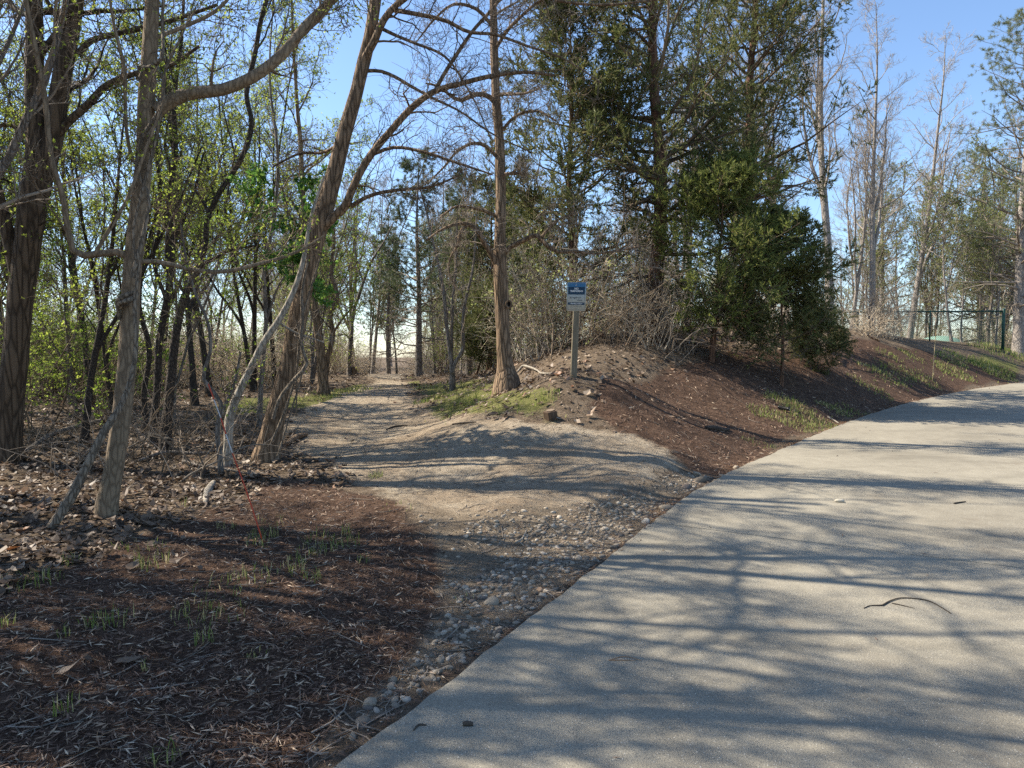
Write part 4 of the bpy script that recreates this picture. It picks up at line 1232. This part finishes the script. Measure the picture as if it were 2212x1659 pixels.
PR_GREEN = [brush_meshes(2.6, 16, 'twig_brown', 'leaf_bright', dict(per=3, length=.05, width=.028, cluster=2, tr=(.3, 1)), spread=1.0, arch=-.02),
            brush_meshes(3.4, 14, 'twig_brown', 'leaf_bud', dict(per=3, length=.045, width=.026, cluster=2, tr=(.3, 1)), spread=.9, arch=-.01)]
PR_OLBR = [brush_meshes(2.8, 18, 'twig_tan', 'leaf_olive', dict(per=2, length=.05, width=.03, cluster=1, tr=(.3, 1)), spread=.9, arch=-.03)]

def forest(protos, name, label, cat, group, spots, smin=.8, smax=1.2, tilt=.06):
    for u, y in spots:
        k = int(rng.integers(len(protos)))
        plant(protos[k], name, label, cat, G(u, y), group, rng.random() * 6.28, smin + (smax - smin) * rng.random(), (tilt * rng.normal(), tilt * rng.normal()))

def strew(n, u0, u1, y0, y1, avoid=None):
    out = []
    while len(out) < n:
        u = rng.uniform(u0, u1); y = rng.uniform(y0, y1)
        if avoid and avoid(u, y): continue
        out.append((u, y))
    return out

def trail(u, y):
    x = (u - 1106) / FPX * y
    if y > 33: return False
    s = poly_sd(np.array([x]), np.array([y]), SAND)[0]
    g = max(poly_sd(np.array([x]), np.array([y]), P)[0] for P in GRASS[:2])
    return s > -1.0 or g > -.2

forest(PR_BARE, 'bare_tree', 'slender bare grey tree in the woods beyond the trail crest', 'tree', 'bare trees beyond the trail crest', strew(20, 560, 1120, 34, 60), .75, 1.05)
forest(PR_BARE, 'bare_tree', 'bare tree deep in the woods behind the leafy thicket', 'tree', 'bare trees deep behind the thicket', strew(16, -250, 560, 24, 45), .8, 1.2)
forest(PR_BUD, 'budding_tree', 'thin dark tree budding yellow-green among the thicket trees', 'tree', 'budding trees in the thicket', strew(16, -300, 560, 15, 27, trail), .8, 1.1, .1)
forest(PR_BUD, 'budding_tree', 'low thin budding tree near the front of the thicket', 'tree', 'low budding trees at the thicket front', strew(7, -250, 470, 11, 14.5, trail), .5, .7, .1)
forest(PR_BUD, 'budding_tree', 'thin budding tree standing back behind the leaning furrowed trunk', 'tree', 'budding trees behind the leaning trunk', strew(5, 500, 700, 21, 32, trail), .8, 1.1, .08)
forest(PR_GREEN, 'green_shrub', 'leafy shrub with fresh yellow-green leaves under the thicket trees', 'shrub', 'green shrubs under the thicket', strew(26, -200, 330, 10.5, 20, trail), .75, 1.15)
forest(PR_GREEN, 'green_shrub', 'fresh green shrub at the back of the grassy clearing', 'shrub', 'green shrubs at the clearing', strew(9, 380, 760, 22, 30, trail), .7, 1.0)
forest(PR_BRUSH, 'bare_brush', 'tangle of bare brown brush behind the clearing and thicket', 'brush', 'brush behind the clearing', strew(40, 60, 720, 20, 36, trail), .9, 1.7)
forest(PR_BRUSH, 'bare_brush', 'tangle of bare brush closing the far end of the trail', 'brush', 'brush at the end of the trail', strew(20, 680, 1000, 31, 42, trail), .8, 1.2)
forest(PR_OLIVE, 'olive_tree', 'small tree in pale olive leaf beyond the trail', 'tree', 'olive-leaved small trees beyond the trail', strew(12, 620, 1100, 26, 42, trail), .7, 1.0)
forest(PR_BRUSH, 'bare_brush', 'tangle of bare tan brush on the mound behind the sign and furrowed tree', 'brush', 'brush on the mound', strew(16, 1100, 1480, 15, 22, trail), .65, 1.1)
forest(PR_OLBR, 'olive_brush', 'bushy olive-leaved brush behind the sign', 'brush', 'olive brush behind the sign', strew(12, 1110, 1450, 16, 24), .9, 1.4)
forest(PR_STEMS, 'cane_brush', 'loose arching bare canes rising from the mound behind the sign', 'brush', 'bare canes on the mound', strew(12, 1110, 1480, 15, 20, trail), .7, 1.2)
forest(PR_BRUSH, 'bare_brush', 'bare brush low behind the cedars along the mulch ridge', 'brush', 'brush along the mulch ridge', strew(16, 1480, 1930, 24, 32), .8, 1.3)
forest(PR_PALE, 'pale_tree', 'tall bare tree with pale branches behind the cedars', 'tree', 'tall pale bare trees behind the cedars', [(1790, 27), (1700, 29), (1880, 30), (1835, 34), (1960, 36), (1580, 31), (1480, 30)], .85, 1.1)
forest(PR_OLIVE, 'olive_tree', 'slim tree in sparse olive-green leaf by the green fence', 'tree', 'olive-leaved trees by the fence', strew(10, 1860, 2160, 31.5, 42), .8, 1.15)
forest(PR_BARE[:2], 'bare_tree', 'bare tree far beyond the green fence', 'tree', 'bare trees beyond the fence', strew(10, 1850, 2350, 38, 55), .8, 1.1)
forest(PR_OLBR, 'olive_brush', 'olive-leaved brush growing behind the green fence', 'brush', 'olive brush behind the fence', strew(18, 1880, 2300, 34, 44), .9, 1.4)
forest(PR_BARE, 'bare_tree', 'bare tree in the woods behind the mound', 'tree', 'bare trees behind the mound', strew(10, 1100, 1560, 24, 45), .8, 1.05)
# woods going on beside the path, whose crowns shade the foreground
for k, (x, y, s) in enumerate([(-6.6, 5.2, .5), (-8.8, 7.6, .6), (-10.2, 4.6, .6), (-6.8, 2.9, .5), (-11.5, 7.0, .7), (-9.5, 10.5, .6), (-5.6, 6.6, .6), (-7.6, 5.9, .8), (-5.3, 4.7, .55), (-6.9, 7.3, .85), (-5.0, 3.4, .5), (-5.7, 5.7, .85), (-5.9, 4.1, .8), (-7.0, 4.7, .9), (-5.2, 2.6, .7)]):
    pr = (PR_BARE[0], PR_BUD[0], PR_BARE[1])[k % 3]
    plant(pr, 'woods_tree', 'tree in the woods bordering the mulch strip, farther from the trail', 'tree', (x, y, h1(x, y)), 'trees bordering the mulch strip', rng.random() * 6.28, s, (.05 * rng.normal(), .05 * rng.normal()))

far = dict(smin=1.3, smax=2.0)
forest(PR_BRUSH + PR_OLBR, 'far_brush', 'tall tangled brush far off closing the view under the trees', 'brush', 'far brush under the trees', strew(70, -300, 2500, 42, 75), 1.4, 2.2)
forest(PR_OLBR + PR_OLIVE[1:], 'far_bush', 'pale olive bush far off among the woods', 'bush', 'far olive bushes in the woods', strew(30, 300, 2400, 40, 62), 1.0, 1.5)
forest(PR_BARE, 'far_tree', 'bare tree far off in the hazy depth of the woods', 'tree', 'far bare trees', strew(40, -300, 2500, 58, 90), .9, 1.25)

forest(PR_STEMS, 'bare_brush', 'low tangle of dead stems among the fallen leaves between the thicket trunks', 'brush', 'dead stems among the thicket trunks', [(330, 9.2), (400, 9.8), (440, 9.3), (520, 9.9), (360, 10.4), (470, 10.6), (280, 10.2), (180, 9.6), (120, 8.6), (550, 11.0), (410, 8.6), (60, 10.5), (240, 8.8)], .45, .8, .15)
forest(PR_OLBR + PR_GREEN[1:], 'olive_brush', 'olive-green brush at the edge of the trail bend', 'brush', 'olive brush at the trail bend', strew(12, 640, 1090, 24, 33, trail), .6, 1.0)
# ------------------------------------------------------------------ the sign
def text_mesh(body, size, mat, shear=0.0, spacing=1.0, bold=0.0):
    cu = bpy.data.curves.new('lettering', 'FONT')
    cu.body = body; cu.size = size; cu.align_x = 'CENTER'; cu.align_y = 'CENTER'; cu.shear = shear; cu.space_character = spacing; cu.offset = bold; cu.resolution_u = 3
    o = bpy.data.objects.new('lettering_tmp', cu); COL.objects.link(o)
    dg = bpy.context.evaluated_depsgraph_get()
    me = bpy.data.meshes.new_from_object(o.evaluated_get(dg))
    bpy.data.objects.remove(o); bpy.data.curves.remove(cu)
    me.materials.clear(); me.materials.append(mat)
    return me

def rounded(w, h, r, d=0.0, k=6):
    pts = []
    for cx, cz, a0 in ((w/2-r, h/2-r, 0), (-w/2+r, h/2-r, 90), (-w/2+r, -h/2+r, 180), (w/2-r, -h/2+r, 270)):
        for i in range(k + 1):
            a = math.radians(a0 + 90 * i / k); pts.append((cx + r * math.cos(a), d, cz + r * math.sin(a)))
    return np.array(pts)

def plate(w, h, r, y0, y1):
    a = rounded(w, h, r, y0); b = rounded(w, h, r, y1); n = len(a)
    i = np.arange(n); j = (i + 1) % n
    return np.vstack([a, b]), [i[None], (i + n)[None, ::-1], np.stack([j, i, i + n, j + n], -1)]

def make_sign():
    base = D(1239, 801, 11.55); base[2] = h1(base[0], base[1])
    ctr = D(1245, 641, 11.5)
    root = thing('trespassing_sign', 'blue and cream no-trespassing sign on a square wooden post on the mound', 'sign', base)
    t = NT('weathered grey post wood'); co = t.n('TexCoord').outputs['Object']
    g = t.noise(t.n('Mapping', Vector=co, Scale=(1, 1, .07)).outputs[0], 60, 5, .6)
    t.color(t.mix(t.noise(co, 5, 3), t.ramp(g, [(.3, (.12,.098,.066)), (.5, (.22,.185,.128)), (.7, (.31,.265,.19))]), (.16,.135,.09))); t.rough(.85); t.bump(g, .5, .004)
    top = ctr + np.array([.02, .06, .2])
    ax = nrm(top - base)
    m = Mesh()
    # square post with chamfered edges
    hw = .05; c = .008
    prof = np.array([(hw, hw-c), (hw-c, hw), (-hw+c, hw), (-hw, hw-c), (-hw, -hw+c), (-hw+c, -hw), (hw-c, -hw), (hw, -hw+c)])
    xs = nrm(np.cross([0, 1, 0], ax)); ys = np.cross(ax, xs)
    rings = []
    L = np.linalg.norm(top - base)
    for s in (-.3, .0, .3, .6, .9, L):
        rings.append(ax * s + prof[:, :1] * xs + prof[:, 1:] * ys)
    V = np.vstack(rings); n = 8; F = []
    for k in range(len(rings) - 1):
        i = np.arange(n); j = (i + 1) % n
        F.append(np.stack([k*n+i, k*n+j, k*n+n+j, k*n+n+i], -1))
    m.add(V, [np.concatenate(F), (len(V) - n + np.arange(n))[None]])
    obj('post', m.mesh('post', t.m, False), root)
    # panel with printed vertical gradient
    t = NT('printed sign face'); co = t.n('TexCoord').outputs['Object']
    zz = t.n('SeparateXYZ', Vector=co).outputs[2]
    f = t.n('MapRange', Value=zz, i1=-.23, i2=.23).outputs[0]
    t.color(t.mix(t.math('MULTIPLY', t.noise(co, 14, 4), .25), t.ramp(f, [(0, (.42,.35,.24)), (.25, (.45,.41,.31)), (.5, (.42,.45,.42)), (.75, (.24,.36,.44)), (1, (.06,.20,.38))]), (.35,.34,.30)))
    t.rough(.45)
    navy = m_plain('navy sign print', (.012, .045, .085), .5, .15, 20, 0)
    white = m_plain('white sign lettering', (.80, .80, .76), .5, .05, 20, 0)
    grey = m_plain('dull grey sign lettering', (.13, .18, .22), .5, .05, 20, 0)
    blue = m_plain('blue sign print', (.045, .17, .32), .5, .12, 20, 0)
    ink = m_plain('dark grey sign lettering', (.06, .07, .075), .5, .05, 20, 0)
    metal = m_plain('dull bolt metal', (.25, .24, .22), .4, .2, 60, .1, .8)
    V, F = plate(.305, .457, .028, -.0015, .0015)
    panel = obj('panel', build_mesh('panel', V, F, t.m, False), root)
    rot = Matrix.Rotation(-.22, 4, 'Z') @ Matrix.Rotation(.03, 4, 'Y')
    panel.rotation_euler = rot.to_euler(); panel.location = ctr - base
    # thin navy keyline
    o = rounded(.268, .42, .02, -.0022); i_ = rounded(.263, .415, .018, -.0022); n = len(o); a = np.arange(n); b = (a + 1) % n
    obj('keyline', build_mesh('keyline', np.vstack([o, i_]), [np.stack([a, b, b + n, a + n], -1)[:, ::-1]], navy, False), panel)
    def band(name, z0, z1, mat, y=-.0026, w=.263):
        v = np.array([[-w/2, y, z0], [w/2, y, z0], [w/2, y, z1], [-w/2, y, z1]])
        obj(name, build_mesh(name, v, [np.array([[0, 1, 2, 3]])], mat, False), panel)
    band('blue_band', .155, .203, blue)
    band('navy_band', .035, .155, navy, -.0030)
    band('navy_strip', -.128, -.090, navy, -.0030)
    for body, size, x, z, mat, sh, bold, sp in (('NO', .043, 0, .126, white, 0, .0012, 1), ('TRESPASSING', .0345, 0, .088, white, 0, .0012, 1.0), ('ON PATH AND BEACH', .019, 0, .058, grey, 0, 0, 1),
            ('Springbrook', .040, -.02, -.012, ink, .35, 0, .95), ('Farm', .040, .055, -.055, ink, .35, 0, .95), ('Members ONLY', .026, 0, -.109, white, .25, .0008, 1),
            ('SBF Private Beach Access', .0175, 0, -.148, ink, 0, 0, 1)):
        q = obj('lettering', text_mesh(body, size, mat, sh, sp, bold), panel, (x, -.0042, z)); q.rotation_euler = (math.pi / 2, 0, 0)
    for x in (-.10, .10):
        v = np.array([[x-.02, -.0042, -.1095], [x+.02, -.0042, -.1095], [x+.02, -.0042, -.1075], [x-.02, -.0042, -.1075]])
        obj('rule_line', build_mesh('rule_line', v, [np.array([[0, 1, 2, 3]])], white, False), panel)
    for z in (.182, -.185):
        mb = Mesh(); mb.tubes(np.array([[0, .002, z], [0, -.006, z], [0, -.009, z]]), np.array([.0075, .0075, .004]), 8, cap=True)
        obj('bolt', mb.mesh('bolt', metal), panel)
make_sign()

# ------------------------------------------------------------------ driveway markers
def make_stake():
    pts = [(450,829),(462,863),(477,903),(488,938),(502,979),(535,1068),(571,1172)]
    W = [D(u, v, yy) for (u, v), yy in zip(pts, np.interp(np.linspace(0, 1, 7), [0, 1], [6.35, 6.0]))]
    b = W[-1].copy(); b[2] = h1(b[0], b[1]); W[-1] = b - np.array([0, 0, .05])
    root = thing('marker_stake', 'thin red and white banded marker stake leaning out of the mulch', 'stake', b)
    red = m_plain('red reflective band', (.46, .06, .025), .5, .15, 40, .05); wh = m_plain('white reflective band', (.50, .46, .42), .5, .12, 40, .05)
    for k, (a, c, nm, mt) in enumerate([(0, 1, 'red_band', red), (1, 2, 'white_band', wh), (2, 3, 'red_band', red), (3, 4, 'white_band', wh), (4, 6, 'red_band', red)]):
        m = Mesh(); P = spline(np.array(W[a:c+1]), 6) - b
        m.tubes(P, np.full(6, .0052 if nm == 'white_band' else .0058), 8, cap=True)
        obj(nm, m.mesh(nm, mt), root)
make_stake()

def make_reed():
    p0 = hit(2014, 823); y = p0[1]
    P = np.array([p0 - [0, 0, .05], D(2017, 780, y), D(2020, 740, y), D(2023, 712, y)])
    b = p0.copy(); b[2] = h1(b[0], b[1])
    root = thing('marker_rod', 'thin faded tan marker rod standing in grass tufts by the concrete bend', 'stake', b)
    m = Mesh(); m.tubes(spline(P, 10) - b, np.full(10, .009), 7, cap=True)
    obj('rod', m.mesh('rod', m_plain('faded tan rod', (.50, .40, .22), .6)), root)
    m = Mesh(); q = spline(P, 30)[-5:] - b; m.tubes(q, np.full(5, .012), 7, cap=True)
    obj('cap_sleeve', m.mesh('cap_sleeve', m_plain('faded orange sleeve', (.45, .30, .16), .6)), root)
make_reed()

# ------------------------------------------------------------------ cut wood block
def bevel_box(half, bev, jitter, seed):
    import bmesh
    bm = bmesh.new(); bmesh.ops.create_cube(bm, size=2)
    r = np.random.default_rng(seed)
    for v in bm.verts:
        v.co = Vector([v.co[k] * half[k] * (1 + jitter * r.normal()) for k in range(3)])
    bmesh.ops.bevel(bm, geom=bm.edges[:], offset=bev, segments=2, affect='EDGES', profile=.6)
    me = bpy.data.meshes.new('block'); bm.to_mesh(me); bm.free()
    return me
def make_block():
    p = hit(1190, 912)
    root = thing('wood_block', 'small dark brown squared wood block sitting at the sandy foot of the mound', 'block', (p[0], p[1], h1(p[0], p[1]) + .05), rz=.5, tilt=(.12, -.2))
    t = NT('dark brown block wood'); co = t.n('TexCoord').outputs['Object']
    g = t.noise(t.n('Mapping', Vector=co, Scale=(1, 1, .15)).outputs[0], 45, 5, .6)
    t.color(t.ramp(g, [(.3, (.045,.03,.02)), (.7, (.13,.088,.058))])); t.rough(.85); t.bump(g, .6, .005)
    me = bevel_box((.078, .07, .08), .012, .09, 5); me.materials.append(t.m)
    obj('block_body', me, root)
    m = Mesh(); V = np.array([[.055*math.cos(a)*1.1, .05*math.sin(a)*1.1, .0855] for a in np.linspace(0, 6.28, 13)[:12]])
    m.add(V, [np.arange(12)[None]])
    obj('end_grain', m.mesh('end_grain', m_plain('paler end grain', (.20, .15, .105), .9, .35, 70, .4)), root)  # paler disc set on top of the darker block
make_block()

# ------------------------------------------------------------------ black path-light cylinder lying in the grass
def lathe(prof, n=24):
    P = np.array(prof); k = len(P); a = np.arange(n) * 2 * math.pi / n
    V = np.stack([P[:, None, 0] * np.ones(n), P[:, None, 1] * np.cos(a), P[:, None, 1] * np.sin(a)], -1).reshape(-1, 3)
    i = np.arange(k - 1)[:, None] * n; j = np.arange(n)[None]; j2 = (j + 1) % n
    return V, [np.stack([i + j, i + j2, i + n + j2, i + n + j], -1).reshape(-1, 4)]
def make_light():
    p = hit(1694, 889)
    root = thing('path_light', 'black metal cylinder light lying on its side in the grass tufts by the path', 'lamp', (p[0], p[1], h1(p[0], p[1]) + .055), rz=-.75, tilt=(0, .16))
    blk = m_plain('black painted metal', (.010, .011, .012), .32, .2, 60, .05); steel = m_plain('grey lens metal', (.30, .31, .31), .35, .1, 60, 0, .6)
    for nm, prof, mt in (('body', [(-.10, .030), (-.098, .034), (.07, .034), (.072, .036)], blk), ('collar', [(.0725, .0375), (.074, .0385), (.104, .0385), (.106, .036), (.106, .026)], blk),
                         ('lens', [(.1045, .026), (.1035, .012), (.1035, .0001)], steel), ('end_cap', [(-.122, .0001), (-.122, .020), (-.12, .024), (-.101, .024)], blk)):
        V, F = lathe(prof); obj(nm, build_mesh(nm, V, F, mt), root)
make_light()

# ------------------------------------------------------------------ green chain-link fence and the domed cover behind
def make_fence():
    green = m_plain('dark green vinyl coating', (.012, .05, .04), .45, .2, 30, .05)
    y0 = 30.0
    P0 = D(2166, 757, y0); P0[2] = h1(P0[0], P0[1])
    dirn = nrm(np.array([-1.0, .10, 0]))
    root = thing('chain_link_fence', 'dark green chain-link fence with a heavy end post beyond the mulch bank', 'fence', P0)
    Hf = 1.65
    zt = .02 + Hf
    for k in range(4):
        q = dirn * (2.9 * k)
        zb = h1(P0[0] + q[0], P0[1] + q[1]) - P0[2]
        r = .06 if k == 0 else .032
        m = Mesh(); m.tubes(np.array([[q[0], q[1], min(zb, 0) - .3], [q[0], q[1], zt + (.06 if k == 0 else .0)], [q[0], q[1], zt + (.09 if k == 0 else .02)]]), np.array([r, r, r * .4]), 10, cap=True)
        obj('post', m.mesh('post', green), root)
    q = dirn * 8.7
    for nm, z, r in (('top_rail', zt - .03, .032), ('bottom_rail', .08, .014)):
        m = Mesh(); m.tubes(np.array([[0, 0, z], [q[0], q[1], z]]), np.array([r, r]), 8, cap=True); obj(nm, m.mesh(nm, green), root)
    Wd = 8.7; s = .055; hh = zt - .06
    seg = []
    for x in np.arange(-hh, Wd + hh, s * 1.4142):
        for sg in (1, -1):
            a0, a1 = x, x + sg * hh
            t0, t1 = 0.0, 1.0
            lo, hi = min(a0, a1), max(a0, a1)
            if hi < 0 or lo > Wd: continue
            def clipt(v): return (v - a0) / (a1 - a0)
            ts = sorted([clipt(0), clipt(Wd)]); t0 = max(0, ts[0]); t1 = min(1, ts[1])
            if t1 - t0 < .01: continue
            f = lambda t: dirn * (a0 + (a1 - a0) * t) + np.array([0, .004 * sg, .04 + hh * t])
            seg.append([f(t0), f(t1)])
    m = Mesh(); S = np.array(seg); m.tubes(S, np.full(S.shape[:2], .0048), 3)
    tag(obj('chain_link_mesh', m.mesh('chain_link_mesh', green), root), kind='stuff')
    # domed pale green cover
    c = D(2030, 748, 34.0); c[2] = h1(c[0], c[1])
    dr = thing('dome_cover', 'pale teal-green domed cover showing through the chain-link fence', 'cover', c)
    m_ = m_plain('pale teal tarpaulin', (.20, .32, .26), .6, .12, 6, .2)
    n = 20; k = 10
    th = np.linspace(0, math.pi / 2, k)[:, None]; ph = np.linspace(0, 2 * math.pi, n, endpoint=False)[None]
    fold = 1 + .035 * np.cos(ph * 10) * np.cos(th)
    V = np.stack([1.05 * np.cos(th) * np.cos(ph) * fold, 1.1 * np.cos(th) * np.sin(ph) * fold, 0.60 * np.sin(th) * np.ones_like(ph) + .10], -1)
    skirt = V[:1].copy(); skirt[..., 2] = -.25
    V = np.concatenate([skirt, V]).reshape(-1, 3)
    i = np.arange(k)[:, None] * n; j = np.arange(n)[None]; j2 = (j + 1) % n
    obj('cover', build_mesh('cover', V, [np.stack([i + j, i + j2, i + n + j2, i + n + j], -1).reshape(-1, 4)], m_), dr)
    mr = Mesh(); a = np.linspace(0, 2 * math.pi, 25)
    mr.tubes(np.stack([1.07 * np.cos(a), 1.13 * np.sin(a), np.full(25, .08)], -1), np.full(25, .02), 6)
    obj('hem_rope', mr.mesh('hem_rope', m_plain('dark green rope', (.03, .10, .08), .7)), dr)
make_fence()

# ------------------------------------------------------------------ fallen sticks, logs, stumps, bits on the concrete
def fallen(name, label, cat, px, mat, lift=.4, side=None, forks=()):
    def ground(pts):
        out = []
        for u, v, w in pts:
            p = hit(u, v); d, _ = edge_dist(p[:1], p[1:2])
            z = float(zc(p[1])) if d[0] > 0 else h1(p[0], p[1])
            r = w * p[1] / FPX * .5
            out.append([p[0], p[1], z + r * (.6 + lift), r])
        return np.array(out)
    Q = ground(px); b = Q[0, :3].copy()
    root = thing(name, label, cat, b)
    S = spline(Q, max(12, 4 * len(px)))
    m = Mesh(); m.tubes(S[:, :3] - b, np.maximum(S[:, 3], .002), 9, cap=True, rough=.12)
    obj('stem', m.mesh('stem', M[mat]), root)
    for f in forks:
        S = spline(ground(f), 10); m = Mesh(); m.tubes(S[:, :3] - b, np.maximum(S[:, 3], .0015), 6, cap=True)
        obj('side_twig', m.mesh('side_twig', M[mat]), root)
    return root
fallen('fallen_twig', 'long curved dark twig lying on the sunlit concrete', 'twig', [(1905,1356,3.2),(1925,1347,3),(1945,1343,2.6),(2002,1347,2.6),(2035,1362,2.2),(2053,1377,2)], 'twig_dark', .6, forks=[[(1905,1356,3),(1880,1360,2),(1865,1362,2)], [(1925,1354,2),(1950,1360,2),(1975,1363,1)]])
fallen('bark_piece', 'short black piece of bark on the concrete beside the mulch corner', 'bark piece', [(1000,1634,9),(1010,1638,11),(1022,1642,8)], 'twig_dark')
fallen('bark_piece', 'slim dark sliver of bark on the concrete near its pebbly edge', 'bark piece', [(893,1626,3),(907,1628,5),(922,1627,3)], 'twig_dark')
fallen('pine_needles', 'pair of brown pine needles lying on the concrete', 'needles', [(1315,1485,2),(1350,1480,2),(1385,1483,1)], 'straw', forks=[[(1315,1485,2),(1345,1483,2),(1375,1487,1)]])
fallen('fallen_twig', 'tiny dark twig on the far part of the concrete', 'twig', [(2060,1118,3),(2072,1116,3),(2085,1114,2)], 'twig_dark')
fallen('fallen_log', 'short rotten log lying at the foot of the leaning furrowed trunk', 'log', [(618,968,10),(632,960,13),(650,952,11),(662,946,8)], 'bark_furrow')
fallen('fallen_branch', 'long grey fallen branch across the leaf litter beside the vine-wrapped trunk', 'branch', [(55,983,9),(110,957,10),(170,938,10),(215,925,9),(235,905,5)], 'bark_grey', 2.5, forks=[[(150,944,5),(175,955,4),(200,960,2)]])
fallen('fallen_branch', 'pale bleached branch curling on the ground by the furrowed tree near the sign', 'branch', [(1118,812,4),(1128,800,5),(1144,800,5),(1160,806,4),(1180,811,4),(1196,811,3)], 'bark_pale', 3)
fallen('fallen_branch', 'bleached stub of wood in the leaves near the marker stake', 'wood', [(443,1092,8),(447,1070,15),(455,1058,15),(462,1050,10)], 'bark_pale')
fallen('fallen_branch', 'thin stick lying across the sandy trail', 'stick', [(834,929,3),(855,925,4),(880,921,2)], 'twig_dark')
fallen('fallen_branch', 'straight dark stick on the sand below the forked sapling', 'stick', [(977,922,3),(1000,922,4),(1028,920,2)], 'twig_dark')
fallen('fallen_branch', 'crooked grey stick in the litter under the leaning pale stem', 'stick', [(395,1000,5),(430,1010,6),(470,1022,6),(540,1030,4)], 'bark_grey', 2, forks=[[(450,1016,4),(480,1000,3),(505,985,2)]])
fallen('fallen_branch', 'grey branch lying in the leaves between the two big furrowed trunks', 'branch', [(300,1000,6),(360,985,7),(430,990,6),(500,970,4)], 'bark_grey', 2.5)
fallen('fallen_branch', 'forked white stick standing among the pebbles', 'stick', [(1112,1175,3),(1122,1170,4),(1132,1160,3),(1138,1150,2)], 'bark_pale', 2.0, forks=[[(1122,1170,3),(1132,1176,2)]])
fallen('fallen_branch', 'dark chunk of bark on the sunlit mulch slope', 'bark piece', [(1525,933,7),(1540,931,11),(1560,930,9),(1575,927,5)], 'bark_black')
fallen('fallen_branch', 'thin pale twig on the mulch bank near the black cylinder light', 'twig', [(1788,905,3),(1800,911,3),(1812,917,2)], 'bark_pale', 2)

def stump(label, u, v, r, h, mat, name='stump'):
    p = hit(u, v); z = h1(p[0], p[1])
    root = thing(name, label, 'stump', (p[0], p[1], z))
    n = 16; a = np.arange(n) * 2 * math.pi / n
    rr = r * (1 + .18 * rng.normal(size=n)); ht = h * (.65 + .5 * rng.random(n))
    V = np.concatenate([np.stack([rr * 1.5 * np.cos(a), rr * 1.5 * np.sin(a), np.full(n, -.06)], -1), np.stack([rr * 1.1 * np.cos(a), rr * 1.1 * np.sin(a), np.full(n, h * .3)], -1),
                        np.stack([rr * np.cos(a), rr * np.sin(a), ht], -1)])
    i = np.arange(2)[:, None] * n; j = np.arange(n)[None]; j2 = (j + 1) % n
    obj('bark', build_mesh('bark', V, [np.stack([i + j, i + j2, i + n + j2, i + n + j], -1).reshape(-1, 4)], M[mat], False), root)
    V2 = np.concatenate([V[2*n:], [[0, 0, h * .55]]])
    obj('broken_top', build_mesh('broken_top', V2, [np.stack([np.arange(n), (np.arange(n) + 1) % n, np.full(n, n)], -1)], m_plain('splintered wood', (.26, .16, .09), .9, .35, 60, .5), False), root)
stump('low broken reddish stump on the sand at the trail crest', 766, 813, .09, .28, 'bark_furrow')
stump('small charred black stub in the leaves at the vine-wrapped trunk', 258, 1135, .035, .09, 'bark_black')

# stone on the concrete
def concrete_stone():
    p = hit(1813, 1113)
    V0, F0 = ico(2)
    d = 1 + .25 * vnoise(V0[:, 0] * 1.5 + 3, V0[:, 1] * 1.5 + V0[:, 2] * 1.5, 5)
    me = build_mesh('loose_stone', V0 * d[:, None] * np.array([.05, .03, .02]), [F0], m_plain('pale loose stone', (.42, .38, .30), .8, .3, 40, .4))
    o = obj('loose_stone', me, None, (p[0], p[1], float(zc(p[1])) + .012))
    tag(o, 'single pale flat stone lying loose on the concrete', 'stone')
concrete_stone()
